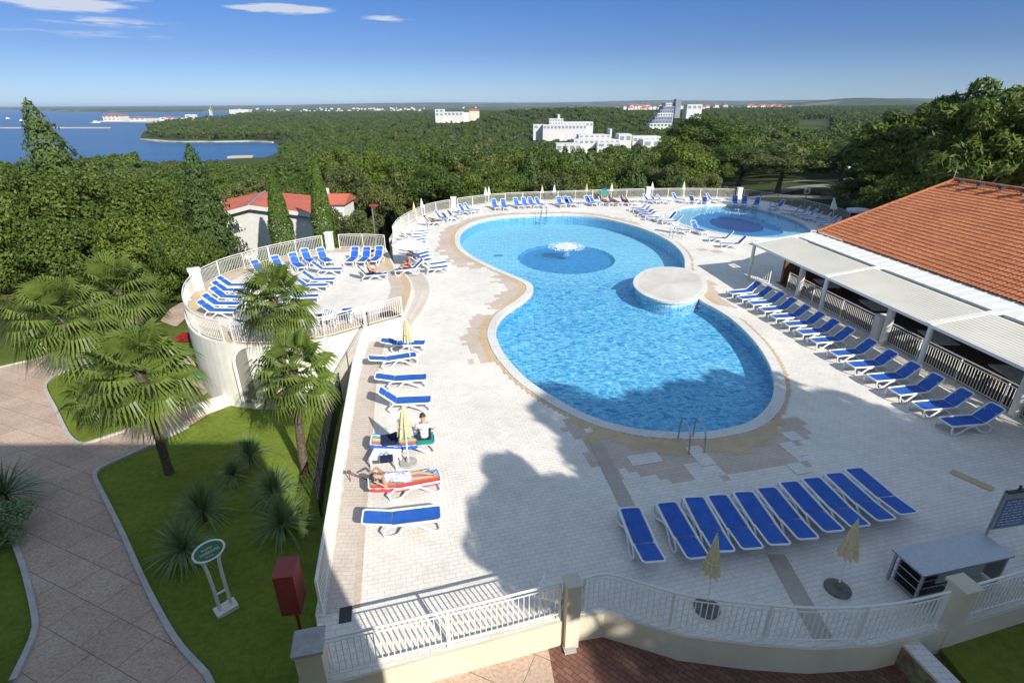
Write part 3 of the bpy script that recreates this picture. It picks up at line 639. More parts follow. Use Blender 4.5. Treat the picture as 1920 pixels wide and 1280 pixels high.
# low white garden wall with a flat top
LW = [Y(u, v) for u, v in ((366, 782), (418, 762), (470, 742), (520, 728))]; n = len(LW)
b = MB(); A, Bk = offset(LW, 0.2, False), offset(LW, -0.2, False)
V = [(p.x, p.y, tz(p.x, p.y) + z) for Q, z in ((A, -.3), (A, .5), (Bk, .5), (Bk, -.3)) for p in Q]
b.add(V, [(k * n + i, k * n + i + 1, (k + 1) * n + i + 1, (k + 1) * n + i) for k in range(3) for i in range(n - 1)] + [(0, n, 2 * n, 3 * n), (n - 1, 2 * n - 1, 3 * n - 1, 4 * n - 1)])
tag(b.build('garden_wall', M['render']), 'low white garden wall with a flat top between path and lawn', 'wall')
# forecourt below the front railing: pale slabs on the left, red brick on the right
FZ = -0.72
fa = [G(585, 1262, FZ), G(741, 1240, FZ), G(1010, 1186, FZ)]
slab = [G(u, v, FZ) for u, v in ((560, 1262), (700, 1235), (1015, 1170), (1030, 1225), (1060, 1400), (560, 1400))]
b = MB(); b.prism(ccw(slab), -2.6, FZ); tag(b.build('stone_pavement', M['paving']), kind='structure')
slab = [G(u, v, FZ) for u, v in ((1015, 1169), (1075, 1140), (1140, 1130), (1290, 1165), (1420, 1180), (1540, 1185), (1700, 1170), (1735, 1200), (1860, 1330), (1900, 1400), (1060, 1400), (1030, 1225))]
b = MB(); b.prism(ccw(slab), -2.6, FZ - 0.006); tag(b.build('brick_pavement', M['brick']), kind='structure')
slab = [G(u, v, FZ) for u, v in ((1735, 1195), (1800, 1150), (1960, 1110), (2300, 1020), (2500, 1400), (1900, 1400))]
b = MB(); b.prism(ccw(slab), -2.6, FZ + 0.15); tag(b.build('lawn', M['lawn']), kind='structure')
LW2 = [G(1718, 1198, -0.2), G(1760, 1240, -0.2), G(1815, 1295, -0.2), G(1900, 1400, -0.2)]
wall('rubble_wall', LW2, -2.0, -0.2, -0.45, M['rubble'], 'low rubble stone wall with a white cap between brick paving and lawn', 0.03, M['coping'])
p = G(1064, 1207, FZ); b = MB(); b.box((p.x, p.y, FZ + 0.03), (0.26, 0.46, 0.06), R(12)); tag(b.build('stone_slab', M['conc']), 'pale rectangular stone slab lying on the paving under the front railing', 'slab')
# ------------------------------------------------------------------ railings
def railing(line, label, group=None, h=1.0, post_step=2.0, bal_step=0.115, name='railing', side=0.0, mat=None, rb=0.009, lod=6, zf=None, cyl=False):
    mat = mat or M['paint']; P = resample(line, 0.25)
    if (P[-1] - Vector(line[-1])).length > 0.05: P.append(Vector(line[-1]))
    c = P[len(P) // 2]; root = thing(name, label, 'railing', c, 0, group); Q = [p - c for p in P]; up_ = Vector((0, 0, 1))
    b = MB(); b.tube([q + up_ * h for q in Q], 0.028, lod + 2); b.build('handrail', mat, root, True)
    b = MB(); b.tube([q + up_ * 0.10 for q in Q], 0.018, lod); b.tube([q + up_ * (h - 0.12) for q in Q], 0.014, lod); b.build('bottom_rail', mat, root, True)
    b = MB()
    for q in resample(Q, bal_step): b.bar(q + up_ * 0.10, q + up_ * (h - 0.12), rb * 2, rb * 2)
    b.build('baluster_panel', mat, root)
    L = sum((a - d).length for a, d in zip(Q, Q[1:])); k = max(1, round(L / post_step)); pts = resample(Q, L / k - 1e-4)
    me = None
    for q in pts:
        if me is None:
            b = MB(); b.bar((0, 0, -0.05), (0, 0, h), 0.05, 0.035); b.box((0, 0, 0.015), (0.12, 0.12, 0.03)); b.box((0.0, 0.0, -0.10), (0.10, 0.05, 0.10)); me = b.mesh('post', mat)
        o = link('post', me, root); o.location = q
    return root
def pillar(p, label, w=0.42, h=1.12, z0=-2.0, mat=None, rz=TR, group='pillars in the railings', capw=0.09):
    root = thing('railing_pillar', label, 'pillar', p, rz, group)
    b = MB(); b.box((0, 0, (h + z0) / 2), (w, w, h - z0)); b.build('shaft', mat or M['cream'], root)
    b = MB(); b.box((0, 0, h + 0.035), (w + capw, w + capw, 0.07)); b.build('cap', M['conc'] if w > .44 and mat is None else M['paint'] if mat else M['cream'], root); return root
FL = [G(u, v) for u, v in ((616,1266),(741,1236),(900,1196),(1048,1156))]
railing(FL, 'straight white railing at the front left of the deck, half in sun')
FRR = spline([G(u, v) for u, v in ((1092,1147),(1134,1139),(1200,1158),(1280,1181),(1414,1198),(1528,1205),(1649,1197),(1752,1174))], False, 6)
railing(FRR, 'curved white railing in tree shade in front of the front lounger row')
railing([G(u, v) for u, v in ((1800,1160),(1920,1124),(2100,1076))], 'short white railing behind the steel counter, right of the front pillar')
pillar(G(592, 1275) + Vector((0.02, 0.02, 0)), 'thick cream corner pillar with grey cap at the front left corner of the deck', 0.46, 1.0, -3.2)
pillar(G(1070, 1160), 'cream pillar between the straight and the curved front railing', 0.30, 1.05, -1.6, capw=0.04)
pillar(G(1777, 1163), 'cream pillar with grey slanting cap in front of the steel counter', 0.36, 1.02, -1.6)
railing([p + Vector((0, 0, 0)) for p in LEFT], 'long white railing along the left edge of the deck above the lawn')
BK = resample(BACK, 0.25)
def bsub(a, c): return [p for p in BK if a <= p.x <= c]
i1 = min(range(len(BK)), key=lambda i: (BK[i] - G(855, 392)).length); i2 = min(range(len(BK)), key=lambda i: (BK[i] - G(1213, 371)).length); i3 = min(range(len(BK)), key=lambda i: (BK[i] - G(1384, 372)).length)
kw_ = dict(bal_step=0.13, lod=4, rb=0.011)
railing(BK[:i1 - 1], 'far left curve of the white railing, between the terrace and the first back pillar', **kw_)
railing(BK[i1 + 2:i2 - 1], 'white railing at the back of the pool deck behind the middle loungers', **kw_)
railing(BK[i2 + 2:i3 - 1], 'white railing at the back of the deck behind the paddling pool', **kw_)
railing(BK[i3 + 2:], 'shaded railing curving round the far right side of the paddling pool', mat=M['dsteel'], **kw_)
for i, l in ((i1, 'white pillar in the far left curve of the back railing'), (i2, 'white pillar in the middle of the back railing'), (i3, 'white pillar in the back railing where the shade begins beside the paddling pool')):
    pillar(BK[i], l, 0.5, 1.15, -2, M['render'], 0)
TR2 = [p for p in offset(TRIM, -0.12 if area(TRIM) > 0 else 0.12, False)]
TR2 = [Vector((p.x, p.y, TZ)) for p in TR2]
def near(L, P): return min(range(len(L)), key=lambda i: (L[i] - P).length)
j1, j2, j3 = near(TR2, G(417, 643, TZ)), near(TR2, G(372, 541, TZ)), near(TR2, G(622, 466, TZ))
railing(TR2[:j1], 'white railing on the pool side of the round terrace, behind two white armchairs', bal_step=0.12, lod=4)
railing(TR2[j1:j2 + 1], 'white railing round the left end of the terrace', bal_step=0.12, lod=4)
railing(TR2[j2 + 1:j3], 'white railing at the back of the round terrace in front of the white house', bal_step=0.12, lod=4)
railing(TR2[j3 + 1:], 'white railing at the far right of the terrace beside the street lamp', bal_step=0.12, lod=4)
for i, l in ((j2, 'broad white pillar at the left end of the terrace railing'), (j3, 'white pillar in the back railing of the round terrace')):
    pillar(TR2[i], l, 0.55 if i == j2 else 0.45, 1.15, -0.5, M['render'], 0.6 if i == j2 else 0)
for u, v, l in ((556, 477, 'left'), (597, 470, 'right')):
    pass
# dark mesh fence on the lawn, close under the left wall
ml = [Y(603, 968), Y(612, 890), Y(630, 800), Y(648, 735)]; ml = [Vector((p.x, p.y, tz(p.x, p.y))) for p in ml]
root = thing('mesh_fence', 'dark iron mesh fence on the lawn under the left deck wall', 'fence', ml[1]); b = MB()
Q = [p - ml[1] for p in resample(ml, 0.1)]
for q in Q: b.bar(q, q + Vector((0, 0, 1.5)), 0.012, 0.012)
for z in np.arange(0.1, 1.5, 0.2): b.tube([q + Vector((0, 0, z)) for q in Q], 0.006, 4)
b.build('mesh_panel', M['iron'], root)
b = MB(); b.tube([q + Vector((0, 0, 1.5)) for q in Q], 0.022, 5); b.build('top_rail', M['iron'], root)
for q in resample([p - ml[1] for p in ml], 2.2): b = MB(); b.bar(q + Vector((0, 0, -.1)), q + Vector((0, 0, 1.55)), .05, .05); b.build('post', M['iron'], root)
# stair from the terrace down to the garden beside the deck wall, with a dark handrail
s0, s1 = G(676, 624, 0.3), G(640, 700, -2.6); root = thing('garden_stair', 'narrow pale stair with dark handrail between terrace wall and deck wall', 'stairs', s1)
b = MB(); d = s0 - s1; dh = Vector((d.x, d.y, 0)); L = dh.length; dn = dh.normalized(); N = 14
for k in range(N): b.box((dn * (L * (k + .5) / N) + Vector((0, 0, d.z * (k + 1) / N / 2 - .3))), (L / N + .001, 1.0, d.z * (k + 1) / N + .6), math.atan2(dn.y, dn.x))
b.build('steps', M['render'], root)
sd = Vector((-dn.y, dn.x, 0)) * 0.48; b = MB(); b.tube([sd + Vector((0, 0, .9)), sd + dn * L + Vector((0, 0, d.z + .9))], .03, 6)
for k in range(5): b.bar(sd + dn * (L * k / 4) + Vector((0, 0, d.z * k / 4)), sd + dn * (L * k / 4) + Vector((0, 0, d.z * k / 4 + .9)), .03, .03)
b.build('handrail', M['iron'], root)
# ------------------------------------------------------------------ restaurant wing: terracotta roof, fabric awnings, columns, balustrade
AW = [G(1413, 457, 2.2), G(1920, 690, 2.2)]; dR = (AW[1] - AW[0]).normalized(); pR = Vector((-dR.y, dR.x, 0)); 
if pR.x < 0: pR = -pR
A0 = AW[0]; ALEN = 27.0
def RP(a, c, z): q = A0 + dR * a + pR * c; return Vector((q.x, q.y, z))   # along the front, back from it, height
def RA(P): q = P - A0; return q.dot(dR), q.dot(pR)
rest = thing('restaurant', 'low restaurant wing with terracotta tiled roof and cream awnings along the right of the pool', 'building', RP(5, 6, 0))
O = rest.location.copy()
def rl(p): return p - O
ea, ec = RA(G(1532, 435, 2.75)); ga, gc = RA(G(1517, 441, 2.6))
ra, rc = RA(G(1790, 338, 5.75))

EC = ec
# tiled roof: courses of half-round tiles as real relief
def tiled_roof(e0, e1, r0, r1, mat, name, parent, du=0.20, dv=0.29, amp=0.034):
    e0, e1, r0, r1 = map(Vector, (e0, e1, r0, r1)); L = (e1 - e0).length; S = (r0 - e0).length
    nu, nv = int(L / du), int(S / dv); us = np.linspace(0, 1, nu * 4 + 1); V = []; F = []
    nrm = (e1 - e0).cross(r0 - e0).normalized()
    if nrm.z < 0: nrm = -nrm
    vs = []
    for k in range(nv): vs += [(k / nv, 0.03), ((k + 1) / nv, 0.0)]
    E0, E1, R0, R1 = [np.array(p) for p in (e0, e1, r0, r1)]; nn = np.array(nrm)
    prof = amp * np.abs(np.cos(np.pi * us * nu)) ; rows = []
    rng = np.random.default_rng(3)
    for v, lift in vs:
        base = (E0 * (1 - v) + R0 * v)[None, :] * (1 - us[:, None]) + (E1 * (1 - v) + R1 * v)[None, :] * us[:, None]
        rows.append(base + nn * (prof + lift + rng.normal(0, 0.003, len(us)))[:, None])
    V = np.concatenate(rows); m = len(us); I = np.arange(len(V)).reshape(len(vs), m)
    F = np.stack([I[:-1, :-1], I[:-1, 1:], I[1:, 1:], I[1:, :-1]], -1).reshape(-1, 4)
    return link(name, mesh_np(name, V, F, mat, smooth=False), parent)
REND = 30.0
RIDZ = 5.75
tiled_roof(rl(RP(ea, EC, 2.75)), rl(RP(REND, EC, 2.75)), rl(RP(ra + 0.0, rc, RIDZ)), rl(RP(REND, rc, RIDZ)), M['terracotta'], 'tiled_roof', rest)
b = MB(); b.quad(rl(RP(ea - .6, rc * 2 - EC, 2.75)), rl(RP(REND, rc * 2 - EC, 2.75)), rl(RP(REND, rc, RIDZ - .02)), rl(RP(ra, rc, RIDZ - .02))); b.quad(rl(RP(ea, EC, 2.74)), rl(RP(ea - .6, rc * 2 - EC, 2.74)), rl(RP(ra, rc, RIDZ - .03))); b.build('rear_roof', M['terracotta'], rest)
b = MB(); b.tube([rl(RP(ra, rc, RIDZ + .05)), rl(RP(REND, rc, RIDZ + .05))], .11, 8); b.build('ridge_tiles', M['terracotta'], rest, True)
b = MB(); b.tube([rl(RP(ea, EC, 2.80)), rl(RP(ra, rc, RIDZ + .05))], .09, 8); b.build('hip_tiles', M['terracotta'], rest, True)
for k in range(6):
    p = rl(RP(ra + 0.9 + k * 1.25, rc - 0.45, RIDZ - .02)); b = MB(); b.box(p + Vector((0, 0, .06)), (.26, .26, .12), R(-6)); b.box(p + Vector((-.05, 0, .17)), (.34, .30, .05), R(-6)); b.build('roof_vent', M['iron'], rest)
b = MB(); b.bar(rl(RP(ra - .3, rc + .2, RIDZ)), rl(RP(ra - .3, rc + .2, RIDZ + .6)), .03, .03); b.build('mast', M['dsteel'], rest)
# flat gutter shelf between roof and awnings
b = MB(); b.add([rl(RP(a, c, z)) for a in (ea - .3, REND) for c, z in ((EC - 1.25, 2.45), (EC + .1, 2.62), (EC + .1, 2.72), (EC - 1.25, 2.55))], [(0, 1, 2, 3), (7, 6, 5, 4), (0, 4, 5, 1), (1, 5, 6, 2), (2, 6, 7, 3), (3, 7, 4, 0)])
b.build('gutter_shelf', M['paint'], rest)
b = MB(); [b.bar(rl(RP(a, EC - 1.22, 2.565)), rl(RP(a, EC + .05, 2.735)), .02, .016) for a in np.arange(ea, REND, 0.6)]; b.build('shelf_seams', M['paint'], rest)
AWB = EC - 1.42
beams = [0.0]
for u, v in ((1545, 518), (1740, 607)): beams.append(RA(G(u, v, 2.25))[0])
w_ = beams[2] - beams[1]; beams += [beams[2] + w_, beams[2] + 2 * w_]
for k, a in enumerate(beams):
    b = MB(); b.bar(rl(RP(a, -.08, 2.22)), rl(RP(a, AWB + .25, 2.62)), .26, .13); b.build('awning_beam', M['paint'], rest)
    b = MB(); b.lathe([(.1, 0), (.1, 2.14)], 14, rl(RP(a + .05, .05, 0))); b.build('column', M['paint'], rest, True)
    if k < len(beams) - 1:
        m_ = (a + beams[k + 1]) / 2; b = MB(); b.lathe([(.16, 0), (.16, 2.14)], 16, rl(RP(m_, 1.15, 0))); b.build('column', M['render'], rest, True)
for a, a2 in zip(beams, beams[1:]):
    nu, nv = 28, 10; V = []
    for i in range(nu + 1):
        for j in range(nv + 1):
            s, q = i / nu, j / nv; sag = -.05 * math.sin(math.pi * s) * math.sin(math.pi * q)
            V.append(rl(RP(a + .15 + (a2 - a - .3) * s, .02 + (AWB - .35) * q, 2.27 + .33 * q + sag)))
    F = [(i * (nv + 1) + j, (i + 1) * (nv + 1) + j, (i + 1) * (nv + 1) + j + 1, i * (nv + 1) + j + 1) for i in range(nu) for j in range(nv)]
    o = link('awning', mesh_np('awning', V, F, M['awning'], smooth=True), rest)
    uv = o.data.uv_layers.new(name='UVMap'); co = np.array([[v[0], v[1]] for v in V]); li = np.zeros(len(o.data.loops), np.int32); o.data.loops.foreach_get('vertex_index', li)
    qq = np.array([[(i % (nv + 1)) / nv, (i // (nv + 1)) / nu] for i in range(len(V))]); uv.data.foreach_set('uv', qq[li].astype(np.float32).ravel())
    b = MB()
    for k in range(1, 14):
        q = k / 14; P_ = [(a + .17 + (a2 - a - .34) * i / 16, .02 + (AWB - .35) * q, 2.274 + .33 * q - .05 * math.sin(math.pi * i / 16) * math.sin(math.pi * q)) for i in range(17)]
        b.add([rl(RP(x, y + dy, z)) for dy in (-.018, .018) for x, y, z in P_], [(i, i + 1, 18 + i, 17 + i) for i in range(16)])
    b.build('awning_seam', plain('awning_seam', (.50, .48, .42), .8), o)
b = MB(); b.bar(rl(RP(-.1, -.02, 2.2)), rl(RP(ALEN, -.02, 2.2)), .10, .12); b.build('front_beam', M['paint'], rest)
# inside: brown floor, back wall, glazed doors
b = MB(); b.add([rl(RP(a, c, .006)) for a, c in ((.8, 1.35), (REND, 1.35), (REND, 12), (.8, 12))], [(0, 1, 2, 3)]); b.build('floor', M['floorb'], rest)
b = MB()
b.bar(rl(RP(1.0, EC + 1.0, 1.32)), rl(RP(REND, EC + 1.0, 1.32)), .2, 2.6); b.bar(rl(RP(1.0, 1.6, 1.22)), rl(RP(1.0, rc * 2 - EC, 1.22)), .2, 2.42); b.build('wall', M['wood'], rest)
b = MB()
for a in np.arange(2.5, REND - 2, 3.2): b.bar(rl(RP(a, EC + .88, 1.2)), rl(RP(a + 2.2, EC + .88, 1.2)), .05, 2.2)
b.build('glass_door', M['glass'], rest)
lz = RP(2, 1.2, 0)
railing([RP(2.2, 1.25, 0), RP(9.2, 1.25, 0)], 'white balustrade under the awnings on the far side of the cream pillar, behind the loungers', bal_step=.12)
railing([RP(9.8, 1.25, 0), RP(27, 1.25, 0)], 'long white balustrade under the awnings nearer the camera, behind the loungers', bal_step=.12)
railing([RP(.3, -.15, 0), RP(.9, .9, 0)], 'short white gate railing at the far corner post of the awning', bal_step=.12)
pillar(RP(9.5, 1.2, 0), 'cream pillar with white cap in the balustrade under the awnings', .45, 1.1, -.2, M['render'], R(-6))
# dining tables and chairs in the shade
def table(p, rz, label, s=(1.5, .85), h=.74, mat=None, top=None):
    r = thing('dining_table', label, 'table', p, rz, 'tables under the awnings'); b = MB(); b.box((0, 0, h), (s[0], s[1], .04)); b.build('table_top', top or M['conc'], r)
    for sx in (-1, 1):
        for sy in (-1, 1): b = MB(); b.bar((sx * s[0] * .43, sy * s[1] * .4, 0), (sx * s[0] * .43, sy * s[1] * .4, h - .02), .05, .05); b.build('leg', M['wood'], r)
    return r
def chair(p, rz, label, mat, group=None, name='chair'):
    r = thing(name, label, 'chair', p, rz, group); b = MB(); b.box((0, 0, .44), (.46, .46, .05)); b.build('seat', mat, r)
    b = MB(); b.tube([(-.22, .22, .44), (-.22, .27, .9), (.22, .27, .9), (.22, .22, .44)], .022, 6)
    for k in range(5): x = -.15 + .075 * k; b.bar((x, .225, .46), (x, .268, .88), .035, .015)
    b.build('backrest', mat, r)
    for sx in (-1, 1):
        b = MB(); b.tube([(sx * .24, .22, .66), (sx * .25, -.2, .65), (sx * .24, -.21, .44)], .02, 6); b.build('armrest', mat, r)
        for sy in (-1, 1): b = MB(); b.bar((sx * .21, sy * .2, .43), (sx * .24, sy * .23, 0), .045, .045); b.build('leg', mat, r)
    return r
for k, (a, c) in enumerate(((3.6, 2.6), (7.2, 2.7), (11.2, 2.5), (14.6, 2.5), (17.8, 2.5), (21.5, 2.6))):
    wr = ('farthest', 'second farthest', 'third farthest', 'third nearest', 'second nearest', 'nearest')[k]
    table(RP(a, c, .01), R(-96), 'pale topped dining table in the shade under the awnings, ' + wr + ' of six')
    for s in (-1, 1):
        chair(RP(a + s * .35, c - s * .85, .01), R(-96) + (0 if s < 0 else math.pi), 'dark wooden chair at the %s shaded dining table, on its %s side' % (wr, 'restaurant' if s < 0 else 'railing'), M['wood'], 'chairs under the awnings', 'dining_chair')

# ------------------------------------------------------------------ sun loungers
LG, LB_ = M['white'], M['blue']
def rrect(x0, x1, y0, y1, r, n=4):
    P = []
    for cx, cy, a in ((x1 - r, y1 - r, 0), (x0 + r, y1 - r, 90), (x0 + r, y0 + r, 180), (x1 - r, y0 + r, 270)):
        P += [(cx + r * math.cos(R(a + 90 * k / n)), cy + r * math.sin(R(a + 90 * k / n))) for k in range(n + 1)]
    return P
HX, SH = -0.28, 0.34
def seat_mb(b, x0, x1, z, f=lambda x, y: (x, y, 0)):
    P = rrect(x0, x1, -.245, .245, .07); V = [f(x, y) for x, y in P]; c = f((x0 + x1) / 2, 0); c = (c[0], c[1], c[2] - .025)
    # slightly sagging mesh: rings towards the middle
    n = len(P); rings = [V]
    for s, dz in ((.6, -.012), (.25, -.018)):
        cx, cy = (x0 + x1) / 2, 0; rings.append([Vector(f(cx + (x - cx) * s, y * s)) + Vector((0, 0, dz)) for x, y in P])
    allv = sum([[Vector(q) for q in r_] for r_ in rings], []); F = []
    for k in range(2): F += [(k * n + i, k * n + (i + 1) % n, (k + 1) * n + (i + 1) % n, (k + 1) * n + i) for i in range(n)]
    F.append(tuple(range(2 * n, 3 * n))); return b.add(allv, F)
LOUNGE = {}
def lounge_meshes(rec):
    if rec in LOUNGE: return LOUNGE[rec]
    a = R(rec); fb = lambda x, y: (HX + (x - HX) * math.cos(a), y, SH + .01 - (x - HX) * math.sin(a))
    fs = lambda x, y: (x, y, SH + .012 * ((x - .3) / .6) ** 2)
    b = MB(); seat_mb(b, HX + .012, .93, SH, fs); seat = b.mesh('seat', LB_, True)
    b = MB(); seat_mb(b, -1.0, HX - .012, SH, fb); back = b.mesh('backrest', LB_, True)
    b = MB(); q_ = rrect(-1.02, HX, -.268, .268, .09); q_ = [p for p in q_ if p[0] < HX - .1]; b.tube([fb(HX, .268)] + [fb(x, y) for x, y in q_] + [fb(HX, -.268)], .026, 6); bfr = b.mesh('backrest_frame', LG, True)
    b = MB(); q_ = rrect(HX - .06, .96, -.29, .29, .09); q_ = q_[15:20] + q_[0:5]; b.tube([(HX - .08, -.29, SH)] + [(x, y, SH) for x, y in q_] + [(HX - .08, .29, SH)], .032, 6)
    for x in (.0, .45): b.bar((x, -.28, SH - .035), (x, .28, SH - .035), .05, .02)
    if rec > 18: b.tube([(HX - .1, -.2, SH - .03), fb(-.75, -.2), fb(-.75, .2), (HX - .1, .2, SH - .03)], .014, 5)
    fr = b.mesh('frame', LG, True)
    legs = []
    for s in (-1, 1):
        y = .30 * s; b = MB(); b.tube([(.18, y, SH - .01), (-.02, y, .19), (-.17, y * 1.03, .06), (-.32, y * 1.05, .025), (-.46, y * 1.05, .06), (-.52, y * 1.03, .2), (HX - .08, y, SH - .01)], [.03, .032, .032, .034, .032, .03, .03], 6); legs.append(b.mesh('leg', LG, True))
        b = MB(); b.tube([(.08, y, SH - .02), (.38, y, .26), (.62, y * 1.03, .10), (.78, y * 1.05, .025), (.90, y * 1.05, .05), (.95, y * 1.02, .18), (.94, y, SH - .01)], [.028, .03, .032, .034, .032, .03, .03], 6); legs.append(b.mesh('leg', LG, True))
    b = MB(); wh = []
    b2 = MB()
    LOUNGE[rec] = (seat, back, bfr, fr, legs); return LOUNGE[rec]
def lounger(p, ang, rec, label, group):
    seat, back, bfr, fr, legs = lounge_meshes(rec)
    r = thing('sun_lounger', label, 'sun lounger', p, ang, group)
    link('seat', seat, r); bo = link('backrest', back, r); link('backrest_frame', bfr, bo); link('frame', fr, r)
    for l in legs: link('leg', l, r)
    return r
def lounge_px(fu, fv, hu, hv, z, rec, label, group):
    rec = min((5, 12, 22, 40, 52, 60), key=lambda k: abs(k - rec)); zh = SH + .72 * math.sin(R(rec))
    f_, h_ = G(fu, fv, z + SH), G(hu, hv, z + zh); d = f_ - h_; d.z = 0; d = d.normalized()
    c = f_ - d * 0.95; c.z = z
    return lounger(c, math.atan2(d.y, d.x), rec, label, group)
def z1(x, y): return 1280 + x / 2.977, 430 + y / 2.977
for k, (a, c, d, e) in enumerate(((262,352,412,295),(318,382,470,325),(378,412,535,355),(440,448,600,388),(503,487,672,428),(575,528,748,468),(650,573,842,508),(725,620,925,553),(838,692,1052,620),(935,755,1160,683),(1053,828,1300,750),(1178,905,1440,815),(1310,985,1600,900),(1465,1075,1770,985))):
    lounge_px(*z1(a, c), *z1(d, e), 0, 40, 'blue sun lounger in the long row by the balustrade, %s from the far end' % ORD[k], 'loungers along the restaurant balustrade')
for k, q in enumerate(((1180,952,1240,1082),(1249,942,1303,1033),(1300,932,1351,1020),(1344,928,1401,1011),(1393,922,1451,1003),(1436,914,1503,993),(1478,903,1554,983),(1520,896,1599,971),(1562,887,1646,959),(1599,878,1686,947))):
    lab = 'flat blue sun lounger standing apart at the left of the tight front row' if k == 0 else 'flat blue sun lounger in the tight shaded front row, %s of nine from the left' % ORD[k - 1]
    lounge_px(*q, 0, 12 if k == 0 else 5, lab, 'loungers in the shaded front row')
LROW = (((797,642,716,637), 12, 'blue sun lounger behind the first closed parasol, nearest the terrace wall'), ((780,664,697,670), 12, 'blue sun lounger crossed by the pole of the parasol near the terrace wall'), ((800,706,710,704), 12, 'nearly flat blue sun lounger in the left row, between the two parasols'), ((808,748,722,730), 40, 'blue sun lounger with raised back just behind the man in the white shirt'), ((815,822,698,825), 12, 'sun lounger under a striped towel on which a man in a white shirt sits'), ((824,890,697,905), 12, 'sun lounger carrying a woman in a flowered dress'), ((826,960,687,968), 12, 'bright blue empty sun lounger, nearest the camera in the left row'))
for q, rec, lab in LROW: lounge_px(*q, 0, rec, lab, 'loungers in the left row')
TL = (((378.7,564),(443,582),'tleft'),((394,552),(450,569),'tleft'),((408.7,539),(458.6,557.5),'tleft'),((423,528),(463.7,543.7),'tleft'),((436,519),(472,534),'tleft'),
      ((487.8,491),(510,513),'tback'),((519.6,482),(539,506),'tback'),((548.8,475),(567,501),'tback'),((574.6,469),(589,492),'tback'),((603,467),(618,491),'tback'),
      ((592.6,490.5),(642.5,504),'tmid'),((575.4,509),(628.7,523),'tmid'),((562.5,519.7),(615,534),'tmid'),((548,540),(598,554),'tmid'),
      ((665.8,463),(653,491.5),'tright'),((688,463),(675,491.5),'tright'),((709.8,463),(697,490),'tright'),((690,497),(726,512),'tman'),
      ((432,603),(500,590),'tfront'),((527,606),(558,583),'tfront'),((592,603),(616,580),'tfront'),((632,600),(652,577),'tfront'))
NAM = {'tleft': ('blue sun lounger at the left end of the terrace, %s from the camera', 'loungers at the left end of the terrace'), 'tback': ('blue sun lounger along the back terrace railing, %s from the left', 'loungers along the back terrace railing'), 'tmid': ('blue sun lounger in the middle of the terrace floor, %s from the house', 'loungers in the middle of the terrace'), 'tright': ('blue sun lounger right of the terrace pillar, %s from the left', 'loungers right of the terrace pillar'), 'tman': ('sun lounger with dark towel on the terrace carrying a bare-backed man', 'loungers right of the terrace pillar'), 'tfront': ('blue sun lounger behind the palm along the near terrace railing, %s from the left', 'loungers along the near terrace railing')}
cnt = {}
for (hu, hv), (fu, fv), k in TL:
    i = cnt.get(k, 0); cnt[k] = i + 1; lab, gr = NAM[k]
    lounge_px(fu, fv, hu, hv, TZ, {'tleft': 40, 'tback': 52, 'tmid': 40, 'tright': 52, 'tman': 52, 'tfront': 40}[k], lab % ORD[i] if '%' in lab else lab, gr)
def far_lounger(hu, hv, fu, fv, rec, lab, gr): lounge_px(fu, fv, hu, hv, 0, rec, lab, gr)
UL = ((769,424.5,804,432),(766,429,802.5,437.5),(759,435,797,443),(765,441,797,447.5),(768,447,798,452.5),(772,453,801,459),(775,459,802.5,465.6),(778,466,804,472),(781,472,805,478),(784,478,807.5,485),(795,484,837,491),(796,491,839,499))
for k, q in enumerate(UL): far_lounger(*q, 40, 'blue sun lounger in the close row between terrace and pool, %s from the far end' % ORD[k], 'loungers in the close row left of the pool')
VL = ((812,404,829,414),(826,395.6,848,408),(836,398,858,406),(844,394,869,402),(869,384,887,397),(881,382,900,394),(927.5,375,934,389),(944,374.5,950,389),(971,373,977.5,386),(984.5,372,991,385.5),(998,372,1005.6,385),(1012.6,372,1023,384.7),(1049,370,1057,384),(1065,370,1075,383),(1078,371,1090,383),(1106,369,1115,381.6),(1117.5,369,1128,381),(1196,369,1200,379),(1225,366,1233,377),(1237,366,1246,377),(1249,366,1260,377),(1276,363.6,1286,375),(1299,367,1310,374.5),(1319,370,1327,375),(1345,365,1352,376))
for k, q in enumerate(VL): far_lounger(*q, 52, 'blue sun lounger in the sunny row along the back railing, %s from the left' % ORD[k], 'loungers along the back railing')
for k, q in enumerate(((1210,381.6,1183,389),(1217,385,1191,392),(1230,392.5,1199,395),(1235,396,1200,399.5),(1244,397,1211,406),(1254,398,1231.6,410),(1268,402.6,1242.5,413.6))): far_lounger(*q, 40 if k in (2, 3) else 52, 'blue sun lounger on the strip between the two pools, %s from the back' % ORD[k], 'loungers between the two pools')
for k, q in enumerate(((1281.6,418,1294,432),(1310,417,1322,434),(1361.7,433,1330,445),(1388,443,1352,456),(1463,448,1420,452.5))):
    far_lounger(*q, 12 if k == 4 else 52, ('blue sun lounger facing the camera near the paddling pool edge, left of a pair', 'blue sun lounger facing the camera near the paddling pool edge, right of a pair', 'blue sun lounger seen from the side in front of the paddling pool, farther of two', 'blue sun lounger seen from the side in front of the paddling pool, nearer of two', 'flat sun lounger half hidden beside the awning corner')[k], 'loungers in front of the paddling pool')
for k, q in enumerate(((1380,370,1379,382),(1397,370,1395,382.5),(1420,371.6,1415,385),(1454,376.6,1443,388),(1487,385,1465,394),(1501,387.5,1480,398),(1516.7,391.7,1493,402.5),(1528,396,1503,405),(1541.7,398,1517,408),(1555,403,1527,412),(1570,407,1533,417.5))): far_lounger(*q, 52, 'sun lounger in the shade right of the paddling pool, %s from the left' % ORD[k], 'loungers in the shade behind the paddling pool')
